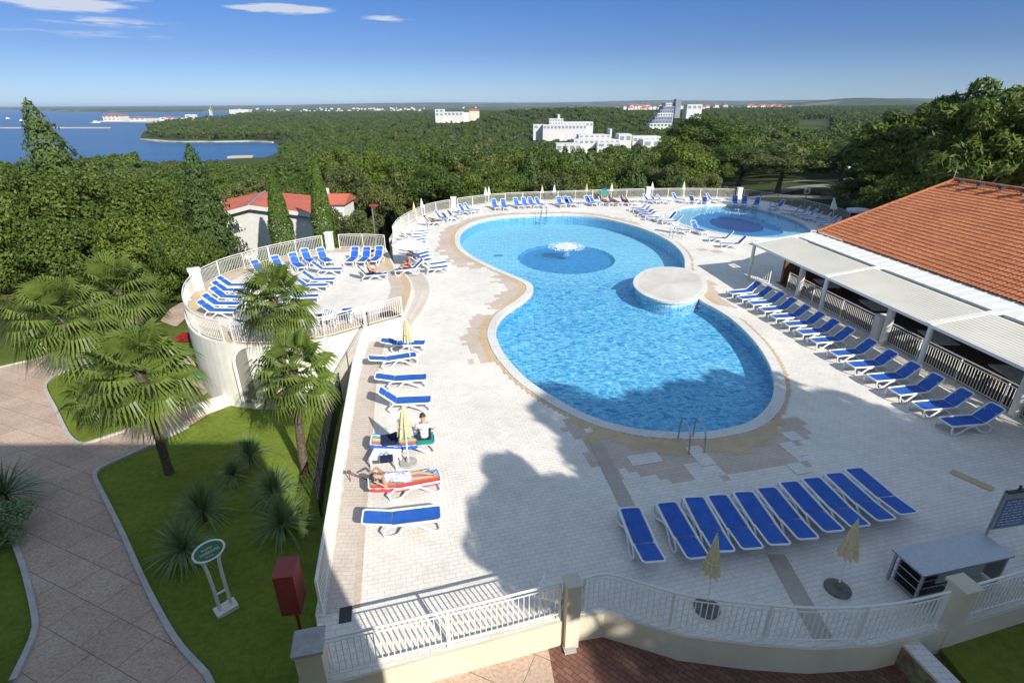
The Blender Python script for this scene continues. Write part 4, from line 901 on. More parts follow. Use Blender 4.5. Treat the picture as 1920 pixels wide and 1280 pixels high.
# ------------------------------------------------------------------ parasols
def parasol(bp, h, r, label, mat, lean=(0, 0), base=True, group='closed parasols', z=0):
    root = thing('parasol', label, 'parasol', bp, random.Random(label).uniform(0, 3), group); tp = Vector((lean[0], lean[1], h))
    b = MB(); b.tube([(0, 0, 0), tp * .97], .022, 8); b.build('pole', M['white'], root, True)
    b = MB(); n = 16; prof = [(.50, r * 1.0), (.56, r * .92), (.66, r * .72), (.78, r * .52), (.90, r * .28), (.98, r * .10), (1.0, .012)]; V = []
    rg = random.Random(label + 'x')
    ph = [rg.uniform(.75, 1.25) for _ in range(n)]
    for s, rr in prof:
        for k in range(n):
            q = rr * (1.0 if k % 2 else .55) * (1 + (ph[k] - 1) * (1 - s) * 2); a = 2 * math.pi * k / n
            zz = s - (.035 * (k % 2) * (1.0 if s < .52 else 0))
            V.append(Vector((tp.x * s + q * math.cos(a), tp.y * s + q * math.sin(a), h * zz)))
    b.add(V, [(i * n + k, i * n + (k + 1) % n, (i + 1) * n + (k + 1) % n, (i + 1) * n + k) for i in range(len(prof) - 1) for k in range(n)] + [tuple(range((len(prof) - 1) * n, len(prof) * n))])
    b.build('canopy', mat, root, False)
    b = MB(); b.tube([tp * .66 + Vector((r * .78 * math.cos(a), r * .78 * math.sin(a), 0)) for a in np.linspace(0, 2 * math.pi, 13)[:-1]], .012, 5, True); b.build('tie_strap', mat, root)
    if base: b = MB(); b.lathe([(.27, 0), (.28, .03), (.26, .06), (.08, .08), (.05, .2), (.028, .22)], 24); b.build('base', M['dconc'] if base == 2 else M['conc'], root, True)
    return root
parasol(G(766, 868), 2.08, .26, 'closed cream parasol on a round stone base before the man in white shirt', M['cloth'], (.0, .0))
parasol(G(770, 680), 2.05, .24, 'closed cream parasol standing in front of the lounger nearest the terrace wall', M['cloth'], (-.04, 0))
parasol(G(1570, 1104), 2.0, .2, 'closed cream parasol in a dark round base beside the steel counter', M['cloth'], (.05, .0), 2)
parasol(G(1325, 1140), 2.0, .2, 'closed pale parasol in a dark base behind the curved front railing', M['cloth'], (.12, .05), 2)
for k, (bu, bv, tu, tv) in enumerate(((778,414,776,381),(792,405,790,381),(911,380,911,360),(917,379,917,352),(1016,376,1016.5,347),(1039,375,1038.6,351),(1099,373,1098.7,351),(1145.6,372,1145,351),(1221,369,1222,345),(1280,368,1281,348))):
    P = G(bu, bv); d = ray(tu, tv); s = P.y / d.y; h = HC + d.z * s
    parasol(P, max(1.7, min(2.4, h)), .2, 'closed pale parasol along the back railing, %s from the left' % ORD[k], M['cloth'] if k in (0, 4, 6) else M['wcloth'], group='closed parasols along the back railing')
parasol(G(1562, 412), 2.0, .3, 'closed white parasol leaning among the shaded loungers beside the paddling pool', M['wcloth'], (.35, .1))
# one open white parasol, low and tilted, beside the terrace steps
p = G(776, 500); root = thing('open_parasol', 'open white parasol shading two sunbathers beside the terrace steps', 'parasol', p)
b = MB(); b.tube([(0, 0, 0), (-.15, .1, 1.75)], .024, 8); b.build('pole', M['white'], root)
V = []; n = 16
for s, zz in ((0.02, 1.85), (.35, 1.78), (.7, 1.64), (1.0, 1.42)):
    for k in range(n): a = 2 * math.pi * k / n; q = 1.25 * s * (1 if k % 2 else .97); V.append(Vector((-.15 + q * math.cos(a), .1 + q * math.sin(a), zz - .12 * math.cos(a) * s)))
b = MB(); b.add(V, [(i * n + k, i * n + (k + 1) % n, (i + 1) * n + (k + 1) % n, (i + 1) * n + k) for i in range(3) for k in range(n)]); b.build('canopy', M['wcloth'], root)
b = MB(); b.lathe([(.27, 0), (.28, .05), (.06, .07)], 20); b.build('base', M['conc'], root)

# ------------------------------------------------------------------ fountain, island, ladders
IPX = [(1187,530),(1195,515),(1215,504),(1245,500),(1285,503),(1315,515),(1327,535),(1318,552),(1295,563),(1262,567),(1225,560),(1198,546)]
IP = ccw(spline([G(u, v, .2) for u, v in IPX], True, 5)); c = sum(IP, Vector()) / len(IP)
root = thing('pool_island', 'round white topped island at the edge of the pool with blue tiled sides', 'platform', (c.x, c.y, 0))
L = [Vector((p.x - c.x, p.y - c.y, 0)) for p in IP]; n = len(L)
b = MB(); b.add([(p.x, p.y, z) for z in (-1.2, .1) for p in offset(L, -.1)], [(i, (i + 1) % n, n + (i + 1) % n, n + i) for i in range(n)]); b.build('tiled_side', pool_tile('island_tile', (.42, .64, .78), .12), root, True)
b = MB(); b.add([(p.x, p.y, z) for Q, z in ((offset(L, -.1), .1), (L, .1), (L, .2), (offset(L, -.3), .21)) for p in Q], [(k * n + i, k * n + (i + 1) % n, (k + 1) * n + (i + 1) % n, (k + 1) * n + i) for k in range(3) for i in range(n)]); b.build('rim', M['coping'], root)
s_ = sheet('platform_top', offset(L, -.3), [], tile_mat('island_top_tile', (.74, .70, .63), dirt=.25), .21, root)
rg = random.Random(3); root = thing('fountain', 'bubbling white water jet in the middle of the upper pool', 'fountain', (FC.x, FC.y, WATER_Z))
def blob_spray(b, n, rad, hmax, smin, smax):
    for _ in range(n):
        r_ = rad * rg.random() ** .7; a = rg.uniform(0, 6.28); z = hmax * max(0, 1 - r_ / rad) ** 1.3 * rg.random(); s = rg.uniform(smin, smax)
        v = [Vector((rg.gauss(0, 1), rg.gauss(0, 1), rg.gauss(0, .7))).normalized() * s for _ in range(4)]; c_ = Vector((r_ * math.cos(a), r_ * math.sin(a), z))
        b.add([c_ + q for q in v], [(0, 1, 2), (0, 2, 3), (0, 3, 1), (1, 3, 2)])
M['foam'] = plain('water_foam', (.86, .90, .93), .4, .04)
b = MB(); blob_spray(b, 2600, .85, .38, .012, .045); b.build('jet', M['foam'], root)
b = MB(); blob_spray(b, 1500, 1.45, .03, .012, .05); b.build('foam_ring', M['foam'], root)
b = MB(); b.lathe([(.3, -.7), (.3, -.5), (.2, -.4)], 20); b.build('nozzle', M['pwall'], root)
def ladder(p, inw, label, h=.85, w=.5, rail=False):
    inw = Vector((inw.x, inw.y, 0)).normalized(); s = Vector((-inw.y, inw.x, 0)); root = thing('pool_ladder', label, 'ladder', (p.x, p.y, 0), 0)
    for k in (-1, 1):
        o = s * (w / 2 * k); b = MB(); P = [o - inw * .62 + Vector((0, 0, .0)), o - inw * .56 + Vector((0, 0, .55)), o - inw * .40 + Vector((0, 0, h - .06)), o - inw * .12 + Vector((0, 0, h)), o + inw * .12 + Vector((0, 0, h - .1)), o + inw * .2 + Vector((0, 0, .4)), o + inw * .2 + Vector((0, 0, -.75))]
        b.tube(spline(P, False, 4), .026, 8); b.build('rail', M['steel'], root, True)
    for z in (-.18, -.45, -.7): b = MB(); b.bar(inw * .2 - s * w / 2 + Vector((0, 0, z)), inw * .2 + s * w / 2 + Vector((0, 0, z)), .09, .03); b.build('tread', M['steel'], root)
    return root
pc_ = sum(POOL, Vector()) / len(POOL)
ladder(G(1290, 828), Vector((-.12, 1, 0)), 'curved steel pool ladder at the near edge of the big pool')
ladder(G(1020, 405), Vector((0, -1, 0)), 'steel pool ladder at the far edge of the big pool')
ladder(G(1262, 446), Vector((-1, -.3, 0)), 'steel pool ladder on the right edge of the upper pool')
p = G(1448, 396); ladder(p, Vector((-.3, -1, 0)), 'steel ladder in the shade at the far edge of the paddling pool')

# ------------------------------------------------------------------ counter, board, sign, cabinet, small furniture
def frame_from(px, z): return [G(u, v, z) for u, v in px]
ct = frame_from(((1688, 1036), (1848, 1002), (1892, 1034), (1716, 1072)), .86)
o = (ct[0] + ct[1] + ct[2] + ct[3]) / 4; ux = ((ct[1] - ct[0]) + (ct[2] - ct[3])); ux.z = 0; ux.normalize(); rz = math.atan2(ux.y, ux.x)
Lx = ((ct[1] - ct[0]).length + (ct[2] - ct[3]).length) / 2; Ly = .78
root = thing('serving_counter', 'low stainless steel serving counter with open shelves behind the front railing', 'counter', (o.x, o.y, 0), rz)
b = MB(); b.box((0, 0, .84), (Lx, Ly, .045)); b.build('worktop', M['steel'], root)
b = MB(); b.box((.05, .25, .44), (Lx - .2, .03, .74)); b.box((Lx / 2 - .12, 0, .44), (.04, Ly - .14, .74)); b.box((-.1, -.33, .64), (Lx * .5, .03, .34)); b.build('cabinet_body', M['dsteel'], root)
for z in (.12, .34, .56): b = MB(); b.box((-Lx / 2 + .55, 0, z), (.9, Ly - .16, .025)); b.build('shelf', M['steel'], root)
for x in (-Lx / 2 + .1, Lx / 2 - .1):
    for y in (-.33, .33): b = MB(); b.bar((x, y, 0), (x, y, .82), .05, .05); b.build('leg', M['dsteel'], root)
p = G(1842, 1016)
root = thing('notice_board', 'blue pool rules notice board on a grey post beyond the steel counter', 'notice board', p, R(10))
b = MB(); b.tube([(0, 0, 0), (0, 0, 1.62)], .03, 8); b.build('post', M['dsteel'], root)
b = MB(); b.box((.46, -.05, 1.02), (.95, .04, 1.12)); b.build('panel', M['dsteel'], root)
b = MB(); b.box((.46, -.073, .93), (.86, .006, .86)); b.build('printed_face', M['boardblue'], root)
b = MB(); rg = random.Random(8)
for k in range(9):
    z = 1.30 - k * .088; x = .08
    while x < .78:
        w = rg.uniform(.05, .16); b.box((x + w / 2, -.079, z), (w, .004, .026)); x += w + .04
b.build('lettering', M['farwhite'], root)
b = MB(); b.box((.46, -.06, 1.60), (1.0, .08, .05)); b.tube([(.3, -.05, 1.62), (.3, -.05, 1.74)], .03, 6); b.build('top_cap', M['iron'], root)
# green oval sign on two curved white legs
sp = Y(425, 1143); root = thing('garden_sign', 'green oval sign with white lettering on two curved white legs on the lawn', 'sign', (sp.x, sp.y, tz(sp.x, sp.y)), R(46))
b = MB(); b.box((0, 0, .06), (.50, .34, .12)); b.build('base_plate', M['render'], root)
for s in (-1, 1): b = MB(); b.tube(spline([(s * .13, 0, .1), (s * .13, 0, .8), (s * .14, 0, 1.3), (s * .16, 0, 1.6), (s * .22, -.01, 1.76), (s * .30, -.02, 1.86)], False, 4), .04, 8); b.build('leg', M['white'], root, True)
b = MB(); b.bar((-.13, 0, .62), (.13, 0, .62), .04, .04); b.build('crossbar', M['white'], root)
tilt = Matrix.Rotation(R(52), 4, 'X'); pos = Matrix.Translation((0, -.05, 2.0))
b = MB(); V = []
def oval(rx, ry, z, n=28): return [pos @ tilt @ Vector((rx * math.cos(2 * math.pi * k / n), ry * math.sin(2 * math.pi * k / n), z)) for k in range(n)]
n = 28; b.add(oval(.36, .23, -.03) + oval(.36, .23, .03), [(i, (i + 1) % n, n + (i + 1) % n, n + i) for i in range(n)] + [tuple(range(n))[::-1], tuple(range(n, 2 * n))]); b.build('sign_rim', M['white'], root)
b = MB(); b.add(oval(.315, .19, .036), [tuple(range(n))]); b.build('sign_face', M['green'], root)
b = MB(); rg = random.Random(2)
for y0, hw, hh in ((.06, .13, .05), (-.03, .20, .065), (-.12, .10, .025)):
    x = -hw
    while x < hw - .02:
        for dx, dy, ww, h2 in ((0, 0, .011, hh), (.018, (rg.random() - .5) * hh * .7, .027, .011), (.034, 0, .011, hh * rg.choice((.6, 1)))):
            q = [pos @ tilt @ Vector((x + dx + sx * ww / 2, y0 + dy + sy * h2 / 2, .040)) for sx, sy in ((-1, -1), (1, -1), (1, 1), (-1, 1))]; b.add(q, [(0, 1, 2, 3)])
        x += .062
b.build('lettering', M['farwhite'], root)
# red hydrant cabinet on a post
cp = Y(566, 1192); root = thing('hydrant_cabinet', 'tall red metal hydrant cabinet on a thin post beside the corner pillar', 'cabinet', (cp.x, cp.y, tz(cp.x, cp.y)), R(8))
b = MB(); b.box((0, 0, 1.62), (.42, .56, 1.15)); b.box((0, 0, 2.20), (.46, .60, .025)); b.build('cabinet', M['redpaint'], root)
b = MB(); b.box((0, -.284, 1.62), (.36, .012, 1.04)); b.build('door', M['redpaint'], root)
b = MB(); b.tube([(0, 0, -.1), (0, 0, 1.1)], .04, 8); b.build('post', M['redpaint'], root)
# white box table with towels between the parasol and the flowered dress
p = G(722, 872); root = thing('side_table', 'low white square side table between the two parasol loungers', 'table', p, R(-4))
b = MB(); b.box((.05, 0, .40), (.85, .55, .04)); b.build('table_top', M['white'], root)
for sx in (-1, 1):
    for sy in (-1, 1): b = MB(); b.bar((.05 + sx * .38, sy * .23, 0), (.05 + sx * .38, sy * .23, .39), .05, .05); b.build('leg', M['white'], root)
p = G(722, 885); b = MB(); rg = random.Random(4)
b.box((p.x + .1, p.y - .02, .5), (.36, .2, .14), .2); b.tube([(p.x - .05, p.y, .56), (p.x + .1, p.y, .72), (p.x + .25, p.y, .56)], .014, 5); tag(b.build('beach_bag', M['navy'], None), 'dark beach bag standing on the white side table', 'bag')
# small red-tipped stake lying by the left border
p0, p1 = G(657, 902), G(690, 906); b = MB(); b.tube([(p0.x, p0.y, .35), (p1.x, p1.y, .12)], .018, 6); b.lathe([(.05, .30), (.06, .36), (.02, .40)], 8, (p0.x, p0.y, 0)); b.bar((p1.x, p1.y, 0), (p1.x, p1.y, .13), .03, .03); b.bar((p0.x, p0.y, 0), (p0.x, p0.y, .32), .02, .02)
tag(b.build('ashtray_stand', M['wood'], None), 'thin brown stand with round tip at the left deck border beside the sleeping woman', 'stand')
for k, (u, v) in enumerate(((583, 622), (618, 612))):
    chair(G(u, v, TZ + .01), R(200), 'white plastic armchair at the near terrace railing, ' + ('left' if k == 0 else 'right') + ' of two', M['white'], 'white armchairs on the terrace', 'plastic_armchair')
chair(G(1036, 1136), R(160), 'white plastic armchair behind the straight front railing beside the middle pillar', M['white'], None, 'plastic_armchair')
p = Y(378, 712); b = MB(); b.box((p.x, p.y, tz(p.x, p.y) + .3), (.9, .5, .18), .3); b.box((p.x, p.y, tz(p.x, p.y) + .1), (.1, .1, .4)); b.box((p.x + .1, p.y + .5, tz(p.x, p.y) + .34), (.9, .3, .08), .3); tag(b.build('garden_bench', M['teal'], None), 'teal plastic bench at the foot of the terrace wall', 'bench')
p = Y(345, 752); b = MB(); rg = random.Random(12)
for k in range(5):
    q = Vector((p.x + rg.uniform(-.5, .5), p.y + rg.uniform(-.4, .4), tz(p.x, p.y) + .25 + .15 * k)); V, N = [], 8
    b.lathe([(.05, -.35), (.38 - .04 * k, -.2), (.42 - .05 * k, .05), (.25, .3), (.05, .4)], 9, q, 1, rg.uniform(.7, 1.1))
tag(b.build('ornamental_rock', M['render'], None), 'pale heap of ornamental rock behind the palm at the path', 'rock')
# green and blue pool sign on the back railing, red and white sign, kiosk
p = G(1132, 376); root = thing('pool_sign', 'small green and blue sign fixed to the back railing', 'sign', p)
b = MB(); b.box((0, 0, .95), (.6, .04, .75)); b.build('panel', M['teal'], root); b = MB(); b.box((0, -.025, 1.25), (.6, .01, .16)); b.build('header', M['blue'], root); b = MB(); b.bar((0, .03, 0), (0, .03, .9), .05, .05); b.build('post', M['dsteel'], root)
p = D(1512, 366, 80); root = thing('road_sign', 'small red and white sign standing by the shaded road behind the paddling pool', 'sign', (p.x, p.y, tz(p.x, p.y)))
hh = D(1512, 358, 80).z - tz(p.x, p.y); b = MB(); b.box((0, 0, hh), (.9, .05, .8)); b.build('panel', M['farwhite'], root); b = MB(); b.add([(-.3, -.03, hh - .25), (.3, -.03, hh - .25), (0, -.03, hh + .28)], [(0, 1, 2)]); b.build('triangle', M['redpaint'], root); b = MB(); b.bar((0, .04, 0), (0, .04, hh), .08, .08); b.build('post', M['dsteel'], root)
p = D(1607, 412, 52); gzz = min(tz(p.x, p.y), p.z); top_ = D(1607, 392, 52).z; root = thing('kiosk', 'round kiosk with blue and red sides and a white lid behind the restaurant roof', 'kiosk', (p.x, p.y, 0))
b = MB(); b.lathe([(.95, gzz), (.95, top_ - .25)], 24); b.build('drum', M['navy'], root); b = MB(); b.lathe([(1.1, top_ - .25), (1.12, top_ - .05), (.9, top_)], 24); b.build('lid', M['white'], root)
b = MB(); b.lathe([(.965, top_ - 1.2), (.965, top_ - .6)], 24); b.build('red_band', M['redpaint'], root)
def lamp(u, vb, vt, y, label, head=1):
    q = D(u, vb, y); g = tz(q.x, q.y); t_ = D(u, vt, y); root = thing('street_lamp', label, 'street lamp', (t_.x, t_.y, g)); h = t_.z - g
    b = MB(); b.tube([(0, 0, 0), (0, 0, h)], [.08, .05], 8); b.build('pole', M['dsteel'], root)
    b = MB(); b.box((.18, 0, h + .03), (.7, .3, .16)); b.box((.0, 0, h - .05), (.12, .12, .2)); b.build('lamp_head', M['white'] if head == 1 else M['redpaint'], root); return root
lamp(697, 440, 386, 47, 'grey street lamp with a reddish head behind the terrace railing', 2)
lamp(1592, 365, 314, 82, 'tall street lamp with white head by the shaded road at the right', 1)
# ------------------------------------------------------------------ vegetation builders
def leaf_quads(C, N, size, rng, aspect=1.0, roll=True):
    """one small four-cornered leaf per centre C, facing roughly N"""
    n = len(C); N = N + rng.normal(0, .55, (n, 3)); N /= np.linalg.norm(N, axis=1)[:, None] + 1e-9
    t = rng.normal(0, 1, (n, 3)); t -= N * (t * N).sum(1)[:, None]; t /= np.linalg.norm(t, axis=1)[:, None] + 1e-9; s = np.cross(N, t)
    sz = (size * rng.uniform(.6, 1.35, n))[:, None]; a, c = t * sz * aspect, s * sz / aspect * .62
    V = np.stack([C - a, C - c * 1.0 + a * .1, C + a, C + c * 1.0 + a * .1], 1).reshape(-1, 3)
    return V, np.arange(4 * n).reshape(-1, 4)
def crown_np(seed, n, rx, rz, nc, leaf, cz, kind='broad', aspect=1.0, ck=1.0):
    rng = np.random.default_rng(seed); C = []; 
    if kind in ('broad', 'pine'):
        d = rng.normal(0, 1, (nc, 3)); d /= np.linalg.norm(d, axis=1)[:, None]; d[:, 2] = np.where(d[:, 2] < -.35, -d[:, 2] * .5, d[:, 2])
        r = rng.uniform(.45, 1.0, nc) ** .7 * .78; cc = d * r[:, None] * np.array([rx, rx, rz]) * rng.uniform(.85, 1.12, (nc, 1)); cr = rx * rng.uniform(.20, .40, nc)
        cr *= ck * (.9 if kind == 'pine' else 1)
        ws = cr ** 2 / (cr ** 2).sum()
        for k in range(nc):
            m = max(6, int(n * ws[k])); q = rng.normal(0, 1, (m, 3)); q /= np.linalg.norm(q, axis=1)[:, None]; rad = rng.uniform(.5, 1.0, m) ** .5
            sc = np.array([1, 1, .62 if kind == 'pine' else .8]) * cr[k]; p = cc[k] + q * rad[:, None] * sc
            C.append((p, q + np.array([0, 0, .35])))
    elif kind == 'cone':
        z = 1 - np.sqrt(rng.uniform(0, 1, n)); z = np.clip(z, 0, .995); lay = np.floor(z * nc) / nc; a = rng.uniform(0, 2 * np.pi, n)
        lob = 1 + .22 * np.sin(a * 5 + lay * 37) + .15 * np.sin(a * 9 + lay * 71); taper = (1 - z) ** .7; saw = .86 + .2 * (1 - (z * nc - np.floor(z * nc)))
        r = rx * taper * lob * saw * rng.uniform(.35, 1, n) ** .4; p = np.stack([r * np.cos(a), r * np.sin(a), (z - .5) * 2 * rz], 1)
        C.append((p, np.stack([np.cos(a), np.sin(a), np.full(n, .5)], 1)))
    elif kind == 'column':
        z = rng.uniform(0, 1, n); a = rng.uniform(0, 2 * np.pi, n); prof = np.minimum(1, (1 - z) * 2.2) ** .75 * np.minimum(1, .65 + z * 1.2) * (1 + .10 * np.sin(a * 4 + z * 23) * .4 + .03 * np.sin(z * 60 + a * 2))
        r = rx * prof * rng.uniform(.55, 1, n) ** .35; p = np.stack([r * np.cos(a), r * np.sin(a), (z - .5) * 2 * rz], 1); C.append((p, np.stack([np.cos(a), np.sin(a), np.full(n, .2)], 1)))
    P = np.concatenate([c[0] for c in C]); N = np.concatenate([c[1] for c in C]); P[:, 2] += cz
    return leaf_quads(P, N, leaf, rng, aspect)
def trunk_mb(h, r, seed, limbs=5, spread=2.5, top=None):
    rg = random.Random(seed); b = MB(); P = [Vector((rg.gauss(0, .05) * k, rg.gauss(0, .05) * k, h * k / 4)) for k in range(5)]; P[0].z = -.6
    b.tube(P, [r * 1.3, r, r * .85, r * .7, r * .5], 8)
    for k in range(limbs):
        a = rg.uniform(0, 6.28); z0 = h * rg.uniform(.5, .9); q = spread * rg.uniform(.5, 1); s = Vector((0, 0, z0)); e = Vector((q * math.cos(a), q * math.sin(a), z0 + h * rg.uniform(.2, .5)))
        b.tube([s, (s + e) / 2 + Vector((0, 0, -.1)), e], [r * .45, r * .32, r * .12], 6)
    return b
TREES = {}
def tree_proto(key):
    """kind -> (crown mesh, trunk mesh) for a tree 10 m tall"""
    if key in TREES: return TREES[key]
    kind, i = key
    if kind == 'oak': V, F = crown_np(10 + i, 17000, 4.3 + .3 * (i % 3), 4.0, 60, .112, 6.0, 'broad', 1.0, .66); m = M['leaf']; tb = trunk_mb(5.5, .24, i)
    elif kind == 'olive': V, F = crown_np(40 + i, 14000, 3.9, 3.9, 50, .115, 6.1, 'broad', 1.0, .68); m = M['olive']; tb = trunk_mb(5.5, .2, i)
    elif kind == 'pine': V, F = crown_np(70 + i, 15000, 4.2, 3.2, 28, .115, 6.6, 'pine', 1.6); m = M['pine']; tb = trunk_mb(6.5, .26, i, 7, 3)
    elif kind == 'conif': V, F = crown_np(100 + i, 14000, 2.7, 4.6, 11, .115, 5.2, 'cone', 1.2); m = M['conif']; tb = trunk_mb(7, .2, i, 0)
    elif kind == 'cyp': V, F = crown_np(130 + i, 12000, .95, 4.9, 1, .085, 5.1, 'column', 1.3); m = M['cyp']; tb = trunk_mb(3, .14, i, 0)
    elif kind == 'shade': V, F = crown_np(170 + i, 36000, 4.6, 3.5, 85, .13, 6.5, 'pine', 1.5, .68); m = M['pine']; tb = trunk_mb(6.5, .26, i, 7, 3)
    elif kind == 'bush': V, F = crown_np(160 + i, 3600, 4.8, 4.2, 18, .24, 4.2); m = M['leaf']; tb = trunk_mb(3, .2, i, 3)
    me = mesh_np(kind + '_crown', V, F, m); TREES[key] = (me, tb.mesh(kind + '_trunk', M['bark'], True)); return TREES[key]
def plant_tree(name, key, loc, h, w, label, cat='tree', group=None, rz=None, mat=None, lean=(0, 0)):
    """h height in m, w crown width scale (1 = the kind's own shape)"""
    cm, tm = tree_proto(key); r = thing(name, label, cat, loc, rz if rz is not None else random.Random(label + str(loc)).uniform(0, 6.28), group); s = h / 10
    r.scale = (s * w, s * w, s); c = link('crown', cm, r); link('trunk', tm, r)
    if mat: c.material_slots[0].link = 'OBJECT'; c.material_slots[0].material = mat
    if lean != (0, 0): r.rotation_euler = (lean[0], lean[1], 0)
    return r
CW = {'shade': 8.6, 'oak': 8.4, 'olive': 7.4, 'pine': 8.4, 'conif': 5.6, 'cyp': 1.9, 'bush': 9.6}
def tree_px(name, key, u, vt, y, wpx, label, cat='tree', group=None, mat=None, lean=(0, 0), dz=0):
    P = D(u, vt, y); g = tz(P.x, y) + dz; h = (P.z - g) / .985; mpp = (D(u + 50, vt, y) - D(u - 50, vt, y)).length / 100
    w = wpx * mpp / (CW[key[0]] * h / 10); return plant_tree(name, key, (P.x, y, g), h, w, label, cat, group, None, mat, lean)
# ------------------------------------------------------------------ hero trees
tree_px('spire_conifer', ('conif', 1), 86, 178, 62, 165, 'tall pointed dark conifer rising above the horizon at the far left', lean=(0, R(-7)))
tree_px('conifer_tree', ('conif', 2), 352, 265, 47, 140, 'dense dark conical conifer beside the white house, left of its window')
tree_px('broadleaf_tree', ('oak', 0), 20, 288, 52, 250, 'broad dark green tree at the left picture edge below the pointed conifer', dz=-2.5)
tree_px('broadleaf_tree', ('oak', 1), 165, 292, 54, 230, 'broad green tree in the left wood, right of the pointed conifer', dz=-2.5)
tree_px('broadleaf_tree', ('oak', 2), 285, 318, 56, 190, 'broad green tree in the left wood just left of the conical conifer', dz=-2.5)
tree_px('broadleaf_tree', ('oak', 3), 95, 372, 43, 230, 'low broad tree at the front of the left wood, behind the far palm', dz=-3.6)
tree_px('broadleaf_tree', ('oak', 4), 235, 375, 43, 200, 'low broad tree at the front of the left wood between far palm and conical conifer', dz=-3.6)
tree_px('broadleaf_tree', ('oak', 1), -60, 345, 42, 230, 'broad tree cut by the left picture edge in front of the wood', dz=-3.6)
tree_px('broadleaf_tree', ('oak', 2), 330, 400, 42, 120, 'small dark green tree on the lawn behind the left end of the terrace', dz=-3.6)
tree_px('cypress', ('cyp', 0), 508, 322, 50, 45, 'slim green column cypress in front of the white house, left of the two')
tree_px('cypress', ('cyp', 1), 588, 298, 50, 43, 'slim green column cypress in front of the white house, right of the two')
tree_px('pine_tree', ('shade', 0), 1765, 178, 48, 290, 'large rounded pine rising above the horizon behind the terracotta roof')
tree_px('pine_tree', ('shade', 1), 1905, 136, 41, 320, 'tallest dark pine at the right picture edge behind the roof')
tree_px('pine_tree', ('shade', 2), 1840, 245, 44, 260, 'lower dark pine in front of the tall pines behind the roof ridge')
tree_px('pine_tree', ('shade', 1), 1690, 272, 70, 180, 'dark pine left of the roof ridge, behind the street lamp')
tree_px('pine_tree', ('shade', 2), 2010, 190, 40, 260, 'pine cut by the right picture edge')
tree_px('pine_tree', ('pine', 0), 1595, 262, 88, 150, 'bright crowned pine beyond the shaded road')
for u_, v_, y_, w_, k_, l_ in ((1705, 322, 64, 170, 'oak', 'dark leafy tree low behind the left end of the terracotta roof'), (1775, 296, 56, 190, 'oak', 'dark leafy tree low behind the roof ridge mast'), (1640, 318, 74, 150, 'olive', 'bushy tree behind the kiosk beside the shaded road'), (1880, 292, 47, 200, 'oak', 'leafy tree low behind the right end of the roof ridge')):
    tree_px('broadleaf_tree', (k_, 1), u_, v_, y_, w_, l_, dz=-2.5)
tree_px('broadleaf_tree', ('oak', 0), 1283, 252, 84, 170, 'dark round leafy tree behind the middle of the back railing')
tree_px('pine_tree', ('pine', 2), 1330, 206, 118, 190, 'tall bright green pine behind the dark round tree, beside the glass tower')
tree_px('broadleaf_tree', ('olive', 0), 1475, 270, 92, 190, 'wide spreading olive green tree beside the shaded road behind the paddling pool')
tree_px('broadleaf_tree', ('oak', 3), 1400, 262, 100, 150, 'leafy tree between the tall bright pine and the spreading olive green tree')
for k, (u, vt, y, w, kd) in enumerate(((640, 290, 68, 130, 'olive'), (705, 268, 78, 150, 'oak'), (640, 262, 95, 150, 'oak'), (770, 275, 76, 140, 'oak'), (825, 262, 84, 150, 'oak'), (890, 268, 78, 130, 'olive'), (950, 262, 82, 130, 'oak'), (1015, 256, 86, 150, 'oak'), (1085, 288, 76, 120, 'oak'), (1150, 292, 80, 120, 'oak'), (1205, 285, 84, 110, 'olive'), (800, 305, 68, 120, 'olive'), (735, 310, 62, 110, 'olive'), (930, 300, 71, 110, 'oak'), (1050, 305, 72, 100, 'olive'))):
    tree_px('broadleaf_tree', (kd, k % 4), u, vt, y, w, 'tree in the dense row directly behind the back railing, %s from the left' % ORD[sorted(((640, 68), (705, 78), (640.1, 95), (770, 76), (825, 84), (890, 78), (950, 82), (1015, 86), (1085, 76), (1150, 80), (1205, 84), (800, 68), (735, 62), (930, 71), (1050, 72))).index((u + (.1 if (u, y) == (640, 95) else 0), y))], group='trees behind the back railing')
tree_px('broadleaf_tree', ('olive', 2), 655, 372, 56, 120, 'grey green leafy tree beside the small red roofed house, left of the street lamp', dz=-2.5)
# bushes
def bush(u, v, h, w, label, mat=None, i=0, name='bush', y=None):
    p = Y(u, v); g = tz(p.x, p.y); return plant_tree(name, ('bush', i), (p.x, p.y, g - .1), h, w / (.96 * h), label, 'bush', None, None, mat)
p = D(487, 470, 44); plant_tree('bush', ('bush', 1), (p.x, 44, tz(p.x, 44)), D(487, 442, 44).z - tz(p.x, 44), .42, 'dark round bush in front of the white house beside the left cypress', 'bush')
bush(20, 590, 2.2, 5.0, 'large grey green bush at the left edge behind the palms', M['olive'], 2)
bush(120, 560, 1.6, 4.0, 'low green bush under the left trees behind the palms', None, 0)
bush(330, 560, 1.3, 2.6, 'low bush beside the path at the left end of the terrace', None, 1)
for k_, (u_, v_) in enumerate(((60, 548), (185, 515), (240, 535), (150, 535), (300, 540), (395, 500), (-30, 560))): bush(u_, v_, 1.9 + .3 * (k_ % 3), 4.4, 'leafy bush in the belt under the left wood, %s planted' % ('beside the grey green one', 'behind the far palms', 'right of the far palms', 'between the palm crowns', 'left of the terrace wall', 'against the terrace', 'cut by the picture edge')[k_], M['olive'] if k_ % 3 == 0 else None, k_ % 3)
bush(60, 645, 1.0, 2.2, 'small round bush on the upper left lawn', M['olive'], 0)
bush(270, 640, 1.2, 2.4, 'green bush behind the front palm, near the red flowers', None, 2)
bush(347, 640, .95, 1.2, 'bright red flowering bush at the left foot of the terrace', M['red'], 1, 'flowering_bush')
bush(230, 790, .8, 1.5, 'low bush in the bed under the front palm', None, 0)
